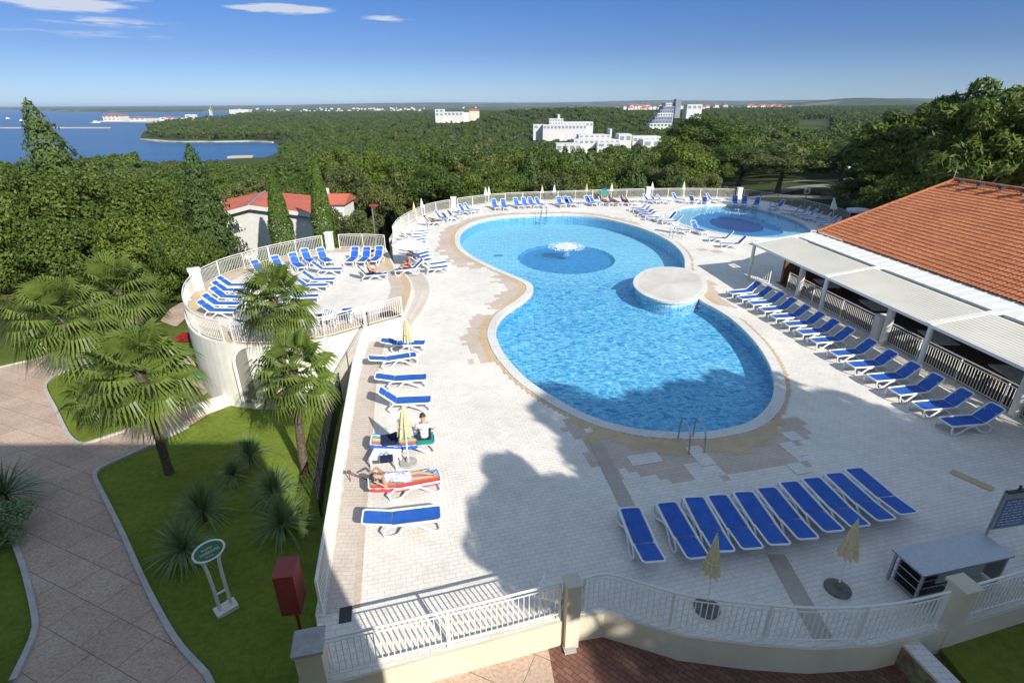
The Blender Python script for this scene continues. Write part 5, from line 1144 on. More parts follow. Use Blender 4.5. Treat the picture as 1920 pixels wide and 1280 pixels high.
bush(5, 1010, 1.5, 2.2, 'bushy plant cut by the left picture edge beside the path', M['yucca'], 1)
# ------------------------------------------------------------------ palms and spiky plants
def fan_palm_crown(seed, n=34, R_=2.0, k0=0, k1=None):
    rng = np.random.default_rng(seed); b = MB(); rg = random.Random(seed)
    for k in range(k0, k1 or n):
        a = k * 2.39996 + rg.uniform(-.2, .2); t_ = k / n; el = R(74 - 118 * t_ ** .9) ; pl = R_ * rg.uniform(.42, .56)
        dirv = Vector((math.cos(a) * math.cos(el), math.sin(a) * math.cos(el), math.sin(el))); side = Vector((-math.sin(a), math.cos(a), 0)); upv = side.cross(dirv) * -1
        if upv.z < 0 and el > -.5: upv = -upv
        o = Vector((0, 0, -.25 * t_)); e = o + dirv * pl + Vector((0, 0, -.12 * pl)); b.tube([o, (o + e) / 2 + Vector((0, 0, .05)), e], [.022, .016, .012], 3, cap=False)
        fr = R_ * rg.uniform(.42, .54); nl = 22; droop = rg.uniform(.2, .8) + .6 * t_
        for j in range(nl):
            q = (j / (nl - 1) - .5) * 2; aa = q * R(112); L = fr * (1 - .22 * abs(q) ** 2) * rg.uniform(.88, 1.05); dd = dirv * math.cos(aa) + side * math.sin(aa)
            tip = e + dd * L + Vector((0, 0, -droop * L * .55)) + upv * (.10 * L * (1 - abs(q))); mid = e + dd * L * .58 + upv * .06 * L; w = fr * .044 * (1 if j % 2 else .9)
            sd = dd.cross(upv).normalized() * w
            b.add([e, mid - sd + upv * .02, tip, mid + sd + upv * (-.02)], [(0, 1, 2, 3)])
    return b
M['deadpalm'] = leaf_mat('dead_palm', (.07, .05, .025), (.20, .145, .07), .2, 1.2, .1)
def palm(bu, bv, cu, cv, wpx, seed, label, name='fan_palm', skirt=True, r=.13):
    B = Y(bu, bv); g = tz(B.x, B.y); Cp = D(cu, cv, B.y); mpp = (D(cu + 50, cv, B.y) - D(cu - 50, cv, B.y)).length / 100; Rr = wpx * mpp / 2
    root = thing(name, label, 'palm tree', (B.x, B.y, g)); top = Cp - Vector((B.x, B.y, g))
    c = fan_palm_crown(seed, 34, Rr).build('crown', M['palm'], root); c.location = top
    b = MB(); n = 22; P = [Vector((top.x * (k / n) ** 1.3, top.y * (k / n) ** 1.3, -.2 + (top.z + .15) * k / n)) for k in range(n + 1)]; rg = random.Random(seed)
    b.tube(P, [r * (1.15 - .1 * k / n) * rg.uniform(.88, 1.14) + (.05 * sstep((k / n - .6) / .4)) for k in range(n + 1)], 10)
    b.build('trunk', M['palmbark'], root)
    c = fan_palm_crown(seed + 50, 44, Rr * .8, 37, 44).build('dead_fronds', M['deadpalm'], root); c.location = top + Vector((0, 0, -.15))
    b = MB()   # dead leaf bases and fibres under the crown
    for k in range(120):
        z = top.z * rg.uniform(.45, 1.0); s = z / top.z; a = rg.uniform(0, 6.28); c0 = Vector((top.x * s ** 1.3 + r * math.cos(a), top.y * s ** 1.3 + r * math.sin(a), z)); e = c0 + Vector((math.cos(a) * .1, math.sin(a) * .1, rg.uniform(.05, .22)))
        sd = Vector((-math.sin(a), math.cos(a), 0)) * .035; b.add([c0 - sd, c0 + sd, e], [(0, 1, 2)])
    b.build('leaf_bases', M['palmbark'], root); return root
palm(318, 887, 258, 690, 238, 1, 'largest fan palm in the middle of the left garden, leaning trunk beside the path')
palm(572, 887, 548, 690, 190, 2, 'fan palm in the lawn next to the dark mesh fence')
palm(150, 702, 112, 588, 210, 3, 'fan palm at the path junction left of the largest palm')
palm(268, 606, 215, 540, 175, 4, 'fan palm standing behind the other left palms, near the wood')
palm(545, 772, 512, 556, 175, 5, 'tall fan palm whose crown hides part of the terrace loungers')
palm(180, 800, 172, 742, 120, 6, 'small low fan palm in the bed under the largest palm', r=.08)
def rosette(u, v, rad, seed, label, h=.35, n=150):
    p = Y(u, v); rg = random.Random(seed); root = thing('spiky_plant', label, 'plant', (p.x, p.y, tz(p.x, p.y)), 0, 'spiky rosette plants in the lawn'); b = MB()
    for k in range(n):
        a = rg.uniform(0, 6.28); el = R(rg.uniform(-8, 85)); L = rad * rg.uniform(.75, 1.1); o = Vector((0, 0, h)); d = Vector((math.cos(a) * math.cos(el), math.sin(a) * math.cos(el), math.sin(el))); s = Vector((-math.sin(a), math.cos(a), 0)) * .022
        m = o + d * L * .5; e = o + d * L + Vector((0, 0, -.22 * L * math.cos(el))); b.add([o - s * .5, m - s, e, m + s, o + s * .5], [(0, 1, 2, 3, 4)])
    b.build('leaves', M['yucca'], root); b = MB(); b.tube([(0, 0, -.1), (0, 0, h)], [.07, .06], 7); b.build('stem', M['palmbark'], root)
rosette(386, 975, 1.28, 1, 'spiky rosette plant in the lawn straight behind the green oval sign')
rosette(350, 1048, 1.15, 2, 'spiky rosette plant just left of the green oval sign')
rosette(520, 940, 1.15, 3, 'spiky rosette plant in the lawn nearest the palm by the mesh fence')
rosette(532, 1000, 1.22, 4, 'spiky rosette plant in the lawn directly above the red cabinet')
rosette(440, 905, 0.74, 5, 'smallest spiky rosette plant in the middle of the lawn')
rosette(472, 868, 1.01, 6, 'spiky rosette plant farthest from the camera on the lawn')
rosette(20, 950, 1.49, 7, 'large spiky plant at the left picture edge beside the path', .5, 200)
# ------------------------------------------------------------------ wood: the nearest trees one by one, the far wood as one mass
SKY = ([-400, 0, 60, 110, 150, 250, 300, 480, 520, 600, 700, 800, 900, 1000, 1045, 1110, 1235, 1260, 1300, 1400, 1440, 1520, 1600, 1680, 1720, 1920, 2400], [262, 268, 285, 292, 300, 308, 306, 304, 285, 268, 262, 258, 252, 252, 272, 274, 271, 262, 225, 232, 252, 255, 245, 225, 200, 160, 150])
CLEAR = [(1035, 1245, 246, 267, 330), (990, 1112, 220, 237, 480), (812, 902, 203, 215, 820), (1212, 1318, 186, 236, 620), (262, 520, 256, 300, 640), (425, 480, 288, 304, 460), (1500, 1560, 232, 242, 900), (1168, 1300, 190, 206, 2400)]
def ok_tree(x, y, z, h, w):
    u, vt = PX((x, y, z + h)); vb = PX((x, y, z))[1]; hw = w * 500 / max(10, y)
    if y < 300 and vt < np.interp(u, *SKY): return False
    for u0, u1, v0, v1, yy in CLEAR:
        if y < yy and u0 - hw < u < u1 + hw and vt < v1 - 2: return False
    if y < 110 and 1330 < u < 1650 and vb > 330: return False
    return True
rg = random.Random(77); cand = []
def cell(y0, y1, st):
    y = y0
    while y < y1:
        x = -y * 1.12 - 20
        while x < y * 1.12 + 25: yield x + rg.uniform(-.45, .45) * st, y + rg.uniform(-.45, .45) * st; x += st
        y += st
DK2 = [p for p in DECK]
cx_, cy_ = zip(*cell(40, 170, 5.6)); ca = np.array([cx_, cy_]).T
hero = [(o.location.x, o.location.y) for o in COL.objects if o.get('category') == 'tree']
dd = dist(DK2, ca[:, 0], ca[:, 1]); inn = inside(DK2, ca[:, 0], ca[:, 1]); tt = dist(TPOLY, ca[:, 0], ca[:, 1])
for (x, y), d_, i_, t_ in zip(ca, dd, inn, tt):
    if i_ or d_ < 4 or t_ < 9 or (x > 8 and y < 66) or (-44 < x < -14 and y < 75) or y < 45 or (x > -45 and y < 63): continue
    if min(math.hypot(x - a, y - c) for a, c in hero) < 3.2: continue
    z = tz(x, y); az_ = x / y
    kind = rg.choice(('oak', 'oak', 'olive', 'pine', 'conif')) if az_ < .35 else rg.choice(('pine', 'oak', 'pine', 'olive'))
    if -.35 < az_ < .15 and y > 95 and rg.random() < .55: kind = 'conif'
    h = rg.uniform(6.3, 12.8) * (1.12 if kind == 'conif' else 1)
    for f_ in (1, .85, .7, .55):
        if ok_tree(x, y, z, h * f_, 6): cand.append((math.hypot(x, y), x, y, z, h * f_, kind)); break
cand.sort(); LABK = {'oak': ('wood_tree', 'round leafy tree, one of many alike in the wood beyond the pool', 'leafy trees in the wood'), 'olive': ('wood_tree', 'olive green tree, one of many alike in the wood beyond the pool', 'olive green trees in the wood'), 'pine': ('wood_pine', 'spreading pine, one of many alike in the wood beyond the pool', 'pines in the wood'), 'conif': ('wood_conifer', 'pointed conifer, one of many alike in the wood beyond the pool', 'conifers in the wood')}
cnt_k = {}
NIND = 235
for _, x, y, z, h, kind in cand[:NIND]:
    nm, lab, gr = LABK[kind]; plant_tree(nm, (kind, rg.randrange(3)), (x, y, z - .3), h, rg.uniform(.9, 1.2), lab, 'tree', gr, rg.uniform(0, 6.28))
pts = [(x, y, z, h, {'oak': 0, 'olive': 1, 'pine': 2, 'conif': 3}[kind]) for _, x, y, z, h, kind in cand[NIND:]]
def far_band(y0, y1, st, hs):
    xy = np.array(list(cell(y0, y1, st))); sea = inside(SEA, xy[:, 0], xy[:, 1]) | (dist(SEA, xy[:, 0], xy[:, 1]) < 9); zz = terr(xy[:, 0], xy[:, 1])
    for (x, y), s, z in zip(xy, sea, zz):
        if s or z < -29.2: continue
        az_ = x / y; h = rg.uniform(*hs)
        pk = rg.random(); k = (3 if pk < .6 else 0 if pk < .8 else 2) if (-.3 < az_ < .14 and y < 420) else (2 if pk < .3 else 0 if pk < .7 else 1 if pk < .85 else 3)
        for f_ in (1, .75, .5, .3):
            if ok_tree(x, y, z, h * f_, 5): pts.append((x, y, z, h * f_, k)); break
far_band(170, 480, 6.4, (5.5, 13)); far_band(480, 1100, 9.5, (6, 13.5)); far_band(1100, 2400, 19, (9, 14))

protos = bpy.data.collections.new('wood_kinds')
for i, (kind, n, rx, rz, nc, leaf, cz, sh, m) in enumerate((('broad', 800, 4.4, 4.0, 14, .52, 5.6, 1, 'leaf'), ('broad', 750, 4.0, 3.8, 12, .52, 5.6, 1, 'olive'), ('pine', 800, 4.6, 3.4, 12, .52, 6.0, 1.2, 'pine'), ('cone', 800, 2.9, 4.8, 9, .48, 5.0, 1.2, 'conif'))):
    V, F = crown_np(300 + i, n, rx, rz, nc, leaf, cz, kind, sh); o = bpy.data.objects.new('wood_kind', mesh_np('wood_kind', V, F, M[m])); protos.objects.link(o)
A = np.array(pts); me = bpy.data.meshes.new('far_wood'); me.vertices.add(len(A)); me.vertices.foreach_set('co', A[:, :3].astype(np.float32).ravel())
at = me.attributes.new('hs', 'FLOAT', 'POINT'); at.data.foreach_set('value', (A[:, 3] / 10).astype(np.float32)); at = me.attributes.new('kd', 'INT', 'POINT'); at.data.foreach_set('value', A[:, 4].astype(np.int32))
at = me.attributes.new('rz', 'FLOAT', 'POINT'); at.data.foreach_set('value', np.random.default_rng(1).uniform(0, 6.28, len(A)).astype(np.float32))
fw = link('far_wood', me); tag(fw, 'dense far off green wood of countless trees reaching to the horizon', 'wood', kind='stuff')
ng = bpy.data.node_groups.new('far_wood', 'GeometryNodeTree'); ng.interface.new_socket('Geometry', in_out='INPUT', socket_type='NodeSocketGeometry'); ng.interface.new_socket('Geometry', in_out='OUTPUT', socket_type='NodeSocketGeometry')
N_, L_ = ng.nodes, ng.links; gi, go = N_.new('NodeGroupInput'), N_.new('NodeGroupOutput'); ip = N_.new('GeometryNodeInstanceOnPoints'); ci = N_.new('GeometryNodeCollectionInfo'); ci.inputs['Collection'].default_value = protos; ci.inputs['Separate Children'].default_value = True
def attr(nm, ty):
    n = N_.new('GeometryNodeInputNamedAttribute'); n.data_type = ty; n.inputs['Name'].default_value = nm; return n.outputs['Attribute']
ip.inputs['Pick Instance'].default_value = True
cx3 = N_.new('ShaderNodeCombineXYZ'); L_.new(attr('rz', 'FLOAT'), cx3.inputs[2]); er = N_.new('FunctionNodeEulerToRotation'); L_.new(cx3.outputs[0], er.inputs[0])
mp_ = N_.new('GeometryNodeMeshToPoints')
L_.new(gi.outputs[0], mp_.inputs[0]); L_.new(mp_.outputs[0], ip.inputs['Points']); L_.new(ci.outputs[0], ip.inputs['Instance']); L_.new(attr('kd', 'INT'), ip.inputs['Instance Index']); L_.new(er.outputs[0], ip.inputs['Rotation'])
L_.new(attr('hs', 'FLOAT'), ip.inputs['Scale']); L_.new(ip.outputs[0], go.inputs[0])
md = fw.modifiers.new('far_wood', 'NODES'); md.node_group = ng
# ------------------------------------------------------------------ what stands behind the camera and shades the garden: the hotel itself and two pines
root = thing('hotel', 'tall hotel block behind the camera that shades the left garden', 'building', (-18, -8, 0))
b = MB(); b.box((0, 0, 5.6), (42, 14, 13.2)); b.build('wall', M['cream'], root); b = MB(); b.box((0, 0, 12.27), (42.1, 14.1, .14)); b.build('roof', M['conc'], root)
for k in range(9): b = MB(); b.box((-18 + 4.5 * k, 7.03, 8.9), (2.2, .06, 2.1)); b.build('window', M['glass'], root)
# shade pines beside the hotel, behind and to the right of the camera
for (x, y), h, w, i, l in (((16.6, -1.1), 16.4, .90, 0, 'tall pine beside the hotel whose crown shades the front of the deck'), ((20.0, -1.4), 15.6, .98, 1, 'second tall pine right of the hotel shading the front lounger row'), ((25.2, -2.4), 14.5, 1.0, 2, 'third tall pine right of the hotel shading the steel counter'), ((19.0, -6.5), 17.0, .95, 1, 'tall pine behind the other pines beside the hotel')):
    plant_tree('shade_pine', ('shade', i), (x, y, -.8), h, w, l, 'tree', None, i * 1.3)
q_ = plant_tree('shade_pine', ('shade', 2), (9.3, -.9, -.8), 13.6, .44, 'slender flat topped pine nearest the hotel corner behind the camera')  # added out of view, crown flattened to shape the shadow edge on the deck
for c_ in q_.children:
    if c_.name.startswith('crown'): c_.scale.z = .5; c_.location.z = 3.6
# ------------------------------------------------------------------ white house with red roof behind the terrace
EZ = -0.5
hA, hC = D(420, 399, 58), D(590, 402, 55)
_d = ray(467, 386.5); _n = Vector((hC.y - hA.y, hA.x - hC.x, 0)); hB = Vector((0, 0, HC)) + _d * ((hA - Vector((0, 0, HC))).dot(_n) / _d.dot(_n))
r1, r2, r3 = G(416, 377, hA.z), G(497, 361, hB.z), G(592, 369, hC.z)
hc = (hA + hB + hC) / 3; house = thing('white_house', 'white house with red roof behind the round terrace and two cypresses', 'house', (hc.x, hc.y, tz(hc.x, hc.y)))
O = house.location.copy(); dn = Vector((0, 0, 1))
b = MB(); th = Vector((0, 0, .12))
for q in ((hA, hB, r2, r1), (hB, hC, r3, r2)):
    b.add([p - O for p in q] + [p - O + th for p in q], [(0, 1, 2, 3), (4, 5, 6, 7), (0, 1, 5, 4), (1, 2, 6, 5), (2, 3, 7, 6), (3, 0, 4, 7)])
b.build('roof', M['redroof'], house)
b = MB(); b.tube([hB - O + th * 1.2, r2 - O + th * 1.2], .12, 6); b.build('ridge_cap', M['fargrey'], house)  # grey capping along the roof ridge
b = MB()
for p, q in ((hA, hB), (hB, hC)): b.bar(p - O + Vector((0, 0, -.12)), q - O + Vector((0, 0, -.12)), .1, .42)
b.build('fascia', M['paint'], house)
# outer wall below the eaves, set back a little
nA = Vector((.1, .45, 0)); P = [p + Vector((0, .45, 0)) for p in (hA, hB, hC)]; zb = -11
Q5 = P + [Vector((r3.x, r3.y - .3, hC.z)), Vector((r1.x, r1.y - .3, hA.z))]; b = MB(); V = [(p.x - O.x, p.y - O.y, zb - O.z) for p in Q5] + [(p.x - O.x, p.y - O.y, p.z - .05 - O.z) for p in Q5]; n = 5
b.add(V, [(i, (i + 1) % n, n + (i + 1) % n, n + i) for i in range(n)]); b.build('wall', M['paint'], house)
dA = Vector((P[2].x - P[0].x, P[2].y - P[0].y, 0)).normalized(); 
def on_wall(u, v):   # the left wall is the plane through P0, P1
    d = ray(u, v); nrm = Vector((dA.y, -dA.x, 0)); o_ = Vector((0, 0, HC)); t = (P[0] - o_).dot(nrm) / d.dot(nrm); return o_ + d * t - O, nrm
for u0, v0, u1, v1 in ((427, 420, 450, 434), (437, 468, 460, 482)):
    q = [on_wall(u, v)[0] for u, v in ((u0, v1), (u1, v1), (u1, v0), (u0, v0))]; nrm = on_wall(u0, v0)[1]; nrm = nrm if nrm.y < 0 else -nrm
    b = MB(); b.add([p + nrm * .04 for p in q], [(0, 1, 2, 3)]); w = b.build('window', M['glass'], house)
    b = MB(); b.tube([p + nrm * .05 for p in q], .06, 4, True); c = (q[0] + q[3]) / 2; b.bar((q[0] + q[1]) / 2 + nrm * .05, (q[2] + q[3]) / 2 + nrm * .05, .05, .05); b.build('frame', M['paint'], w)
h2 = D(617, 400, 60); g2 = tz(h2.x, h2.y); house2 = thing('small_house', 'small house with red roof half hidden by trees right of the two cypresses', 'house', (h2.x, h2.y, g2)); e_ = D(617, 383, 60).z - g2; rr_ = D(617, 363, 62).z - g2
b = MB(); b.box((0, 2, e_ / 2 - 1), (3.4, 4, e_ + 2)); b.build('wall', M['render'], house2)
b = MB(); b.add([(-2, -.4, e_), (2, -.4, e_), (2, 2, rr_), (-2, 2, rr_), (2, 4.4, e_), (-2, 4.4, e_)], [(0, 1, 2, 3), (3, 2, 4, 5), (0, 3, 5), (1, 4, 2)]); b.build('roof', M['redroof'], house2)
b = MB(); b.box((-.7, 2.2, rr_ + .2), (.5, .5, .7)); b.build('chimney', M['render'], house2)
# ------------------------------------------------------------------ far buildings
def block(root, name, u0, u1, vt, vb, y, depth, mat, rows=0, cols=0, wmat=None, yaw=0.0, roof=None):
    O = root.location; a, c = D(u0, vb, y), D(u1, vb, y); t_ = D((u0 + u1) / 2, vt, y).z; z0 = min(a.z, c.z); w = (c - a).length; cen = (a + c) / 2
    m = Matrix.Rotation(yaw, 3, 'Z'); b = MB(); f = lambda x, yy, z: Vector((cen.x - O.x, y - O.y, 0)) + m @ Vector((x, yy, 0)) + Vector((0, 0, z - O.z))
    b.add([f(x, yy, z) for z in (z0 - 9, t_) for yy in (0, depth) for x in (-w / 2, w / 2)], [(0, 2, 3, 1), (4, 5, 7, 6), (0, 1, 5, 4), (2, 6, 7, 3), (0, 4, 6, 2), (1, 3, 7, 5)]); o = b.build(name, mat, root)
    if rows:
        H = t_ - z0; k = 0
        for r in range(rows):
            for cc in range(cols):
                x0 = -w / 2 + w * (cc + .2) / cols; x1 = -w / 2 + w * (cc + .8) / cols; za = z0 + H * (r + .25) / rows; zb_ = z0 + H * (r + .75) / rows
                b = MB(); b.add([f(x0, -.15, za), f(x1, -.15, za), f(x1, -.15, zb_), f(x0, -.15, zb_)], [(0, 1, 2, 3)]); b.build('window', wmat or M['fargrey'], o)
    if roof:
        b = MB(); e = w * .04; hh = roof * (t_ - z0); b.add([f(-w / 2 - e, -e, t_), f(w / 2 + e, -e, t_), f(w / 2 + e, depth + e, t_), f(-w / 2 - e, depth + e, t_), f(-w / 2 + w * .12, depth / 2, t_ + hh), f(w / 2 - w * .12, depth / 2, t_ + hh)], [(0, 1, 5, 4), (2, 3, 4, 5), (1, 2, 5), (3, 0, 4)]); b.build('roof', M['farred'], root)
    return o
def site(name, u, v, y, label, cat='building', group=None): p = D(u, v, y); return thing(name, label, cat, (p.x, p.y, p.z), 0, group)
W_ = M['farwhite']
r = site('terraced_hotel', 1060, 245, 480, 'white stepped hotel with balconies in the wood beyond the pool', 'hotel')
for u0, u1, vt, vb, y, c_, rw_ in ((1018, 1100, 234, 243, 480, 12, 1), (1030, 1056, 223, 234, 486, 5, 2), (1056, 1112, 229, 238, 492, 8, 1), (1000, 1022, 234, 242, 488, 2, 1), (1046, 1050, 215, 224, 488, 0, 0)): block(r, 'wing', u0, u1, vt, vb, y, 14, W_, rw_ if c_ else 0, c_)
r = site('low_hotel', 1140, 285, 330, 'low sprawling white hotel complex nearest the pool, among the trees', 'hotel')
for u0, u1, vt, vb, y, c_ in ((1043, 1090, 270, 284, 322, 4), (1076, 1162, 262, 270, 334, 9), (1085, 1146, 253, 258, 348, 6), (1160, 1184, 252, 266, 336, 2), (1186, 1238, 256, 267, 340, 5), (1120, 1165, 268, 276, 328, 3), (1144, 1147, 242, 252, 350, 0), (1205, 1240, 262, 276, 330, 2)): block(r, 'wing', u0, u1, vt, vb, y, 12, W_, 1 if c_ else 0, c_)
r = site('glass_tower', 1240, 240, 620, 'stepped glass and concrete hotel tower among the trees right of the white hotels', 'hotel')
for k in range(7): block(r, 'storey', 1218 + k * 5.0, 1258 + k * 1.2, 238 - 6.4 * (k + 1), 238 - 6.4 * k, 620 + k * 4, 18, M['fargrey'] if k % 3 else W_, 1, 6, M['glass'])
block(r, 'lift_tower', 1266, 1276, 186, 205, 640, 10, M['fargrey']); block(r, 'annex', 1288, 1316, 196, 206, 640, 14, W_, 1, 3)
r = site('white_hotel', 845, 217, 820, 'long white hotel with a taller left end on the wooded ridge left of the hill', 'hotel'); block(r, 'wing', 816, 832, 205, 218, 820, 20, W_, 2, 2); block(r, 'wing', 832, 868, 210, 218, 822, 18, W_, 1, 5); block(r, 'wing', 868, 880, 211, 216, 830, 14, W_); block(r, 'lodge', 880, 898, 208, 214, 850, 14, M['cream'], 0, 0, None, 0, .5)
r = site('farm_shed', 1510, 239, 700, 'small white shed in the fields at the right', 'building'); block(r, 'wall', 1500, 1521, 236, 240, 700, 8, W_)
for k, (u0, u1, vt, vb, c_) in enumerate(((194, 226, 215, 226, 4), (243, 273, 219, 226, 3), (276, 286, 220, 225, 1), (300, 312, 218, 225, 1), (314, 334, 219, 225, 2), (348, 358, 213, 222, 1))):
    y = G((u0 + u1) / 2, vb + 2, -30).y; r = site('harbour_house', (u0 + u1) / 2, vb, y, ('big white harbour building with red roof on the sea spit, leftmost', 'long low white harbour house right of the big red roofed one', 'tiny white hut in the middle of the sea spit', 'white house with red roof on the right half of the spit', 'low white house with red roof at the wooded end of the spit', 'narrow white tower house beside the wooded headland')[k], 'building', 'buildings on the sea spit')
    block(r, 'wall', u0, u1, vt + 2, vb, y, 40, W_, 2 if k == 0 else 1, c_, None, 0, .35 if k != 5 else None)
y = 2300; r = site('bell_tower', 395, 213, y, 'slim pale bell tower standing above the far shore', 'tower'); block(r, 'shaft', 393.3, 396.7, 205, 216, y, 10, M['cream']); b = MB(); p = D(395, 205, y) - r.location; b.lathe([(4, 0), (.3, D(395, 198, y).z - D(395, 205, y).z)], 4, p); b.build('spire', M['fargrey'], r)
r = site('far_hotel', 447, 210, 2400, 'long pale block on the far shore right of the bell tower', 'building'); block(r, 'wall', 430, 466, 205.5, 210.5, 2400, 40, W_)
# spit of land, rocky shore, breakwater
def landstrip(name, px, h, mat, z=-30, lab=None, cat=None, kind='structure'):
    P = ccw([Vector((p.x, p.y, 0)) for p in (G(u, v, z) for u, v in px)]); b = MB(); b.prism(P, z - 2, z + h); o = b.build(name, mat); return tag(o, lab, cat, None, None if lab else kind)
M['shore'] = plain('pale_rock_shore', (.46, .41, .33), .95, .25, .08); M['scrub'] = plain('far_scrub', (.055, .075, .03), .95, .35, .03)
landstrip('headland', [(166, 230.5), (200, 229), (275, 230), (330, 229), (405, 227), (480, 224), (480, 219), (400, 220), (300, 222), (230, 224), (190, 227)], .6, M['shore']); landstrip('far_shore', [(110, 209.8), (200, 209.2), (300, 209.4), (460, 208.2), (460, 206.6), (300, 206.8), (200, 206.6), (110, 207.3)], 4, M['scrub'])
landstrip('breakwater', [(-60, 241.3), (120, 240.8), (208, 241), (208, 239.6), (120, 239.4), (-60, 239.6)], .9, M['shore'], -30, 'thin pale breakwater lying across the sea at the far left', 'breakwater')
landstrip('jetty', [(426, 297), (473, 296.5), (476, 293), (440, 293.5), (426, 295)], .8, M['shore'], -30, 'small pale jetty in the near cove behind the trees', 'jetty')
SH_ = [G(u, v, -30) for u, v in ((262, 262.6), (290, 265.5), (330, 267), (400, 267), (470, 266.3), (513, 268.4), (513, 266.2), (470, 264.2), (400, 264.6), (330, 264.6), (290, 263), (268, 260.6))]
b = MB(); b.prism(ccw([Vector((p.x, p.y, 0)) for p in resample(SH_, 6, True)]), -33, -28.8); tag(b.build('shore', M['shore']), kind='structure')
for k, (u, v, s) in enumerate(((181, 230.5, 9), (42, 227, 7), (15, 223, 6))):
    p = G(u, v, -30); L = s; root = thing('boat', ('white motor yacht lying off the end of the sea spit', 'white boat on the open sea right beside the pointed conifer', 'small white boat far out at the left edge')[k], 'boat', p, .1)
    b = MB(); b.add([(-L, -2, 0), (L * .6, -2, 0), (L, 0, 0), (L * .6, 2, 0), (-L, 2, 0), (-L, -2.6, 2.2), (L * .7, -2.6, 2.4), (L * 1.15, 0, 3), (L * .7, 2.6, 2.4), (-L, 2.6, 2.2)], [(0, 1, 6, 5), (1, 2, 7, 6), (2, 3, 8, 7), (3, 4, 9, 8), (4, 0, 5, 9), (5, 6, 7, 8, 9)]); b.build('hull', M['white'], root)
    b = MB(); b.box((-L * .2, 0, 3.4), (L * .9, 3.2, 2.4)); b.build('cabin', M['white'], root)
# towns on the horizon, far too many houses to count
rg = random.Random(21); bw, br = MB(), MB(); fbox = MB()
for _ in range(90):
    u = rg.choice((rg.uniform(600, 900), rg.uniform(630, 780), rg.uniform(440, 640))); y = rg.uniform(2500, 4800); P = D(u, 205, y); g = float(terr(np.array([P.x]), np.array([y]))[0])
    if g < -30: continue
    s = rg.uniform(4, 9); bw.k = 0; bw.box((P.x, y, g + s * .4), (s * rg.uniform(1, 2.4), s, s * .9 + 5)); 
    if rg.random() < .5: bw.k = 1; bw.box((P.x, y, g + s * .85 + 4), (s * 1.6, s * 1.2, s * .35))
for _ in range(150):
    u = rg.choice((rg.gauss(1205, 18), rg.gauss(1270, 30), rg.gauss(1390, 25), rg.gauss(1450, 15), rg.gauss(1210, 12))); y = rg.uniform(2000, 2700); v = rg.uniform(194, 202); P = D(u, v, y); g = float(terr(np.array([P.x]), np.array([y]))[0]); s = rg.uniform(6, 11)
    z = max(g, P.z - 6); bw.k = 0; bw.box((P.x, y, (z + g - 8) / 2), (s * 1.6, s, z - g + 8)); bw.k = 1; bw.add([(P.x - s * .9, y - s * .6, z), (P.x + s * .9, y - s * .6, z), (P.x + s * .9, y + s * .6, z), (P.x - s * .9, y + s * .6, z), (P.x - s * .5, y, z + s * .45), (P.x + s * .5, y, z + s * .45)], [(0, 1, 5, 4), (2, 3, 4, 5), (1, 2, 5), (3, 0, 4)])
tag(bw.build('distant_town', [M['farwhite'], M['farred']]), 'distant white and red roofed towns along the horizon', 'town', kind='stuff')
# meadow and roads at the right
t = NT('meadow'); t.base(t.ramp(t.noise(.02, 4), [(.3, (.10, .16, .035)), (.7, (.17, .22, .06))]), .95); M['meadow'] = t.m
def roadpx(name, px, zf, mat, w):
    P = spline(px, False, 6); A, Bk = offset(P, w / 2, False), offset(P, -w / 2, False); n = len(P); b = MB()
    b.add([(p.x, p.y, tz(p.x, p.y) + zf) for Q in (A, Bk) for p in Q], [(i, i + 1, n + i + 1, n + i) for i in range(n - 1)]); tag(b.build(name, mat), kind='structure')
def T(u, v):   # where a sight line meets the terrain
    d = ray(u, v).normalized(); t = 30.0
    while t < 4000:
        p = Vector((0, 0, HC)) + d * t
        if p.z < tz(p.x, p.y): return Vector((p.x, p.y, 0))
        t += .5 if t < 200 else 5
    return Vector((p.x, p.y, 0))
roadpx('road', [T(1330, 344), T(1400, 344), T(1480, 341), T(1560, 339), T(1650, 336), T(1760, 330)], .06, M['road'], 4.5)
roadpx('road', [T(1440, 366), T(1480, 356), T(1540, 349), T(1640, 346), T(1750, 345)], .08, M['road'], 4.0)
roadpx('road', [T(1400, 372), T(1450, 368), T(1520, 371), T(1600, 371), T(1680, 374)], .05, M['road'], 3.0)
# light sea air that pales the far things
b = MB(); b.box((0, 9000, 0), (34000, 21000, 1)); b.v = [(x, y, -45 if z < 0 else 60) for x, y, z in b.v]
hz = b.build('haze', None); hz.data.materials.clear()
m = bpy.data.materials.new('haze'); m.use_nodes = True; m.node_tree.nodes.clear(); o_ = m.node_tree.nodes.new('ShaderNodeOutputMaterial'); pv = m.node_tree.nodes.new('ShaderNodeVolumePrincipled'); pv.inputs['Color'].default_value = (.55, .72, 1.0, 1); pv.inputs['Density'].default_value = 5.5e-5; pv.inputs['Anisotropy'].default_value = 0.0
m.node_tree.links.new(pv.outputs[0], o_.inputs['Volume']); hz.data.materials.append(m); tag(hz, kind='stuff')
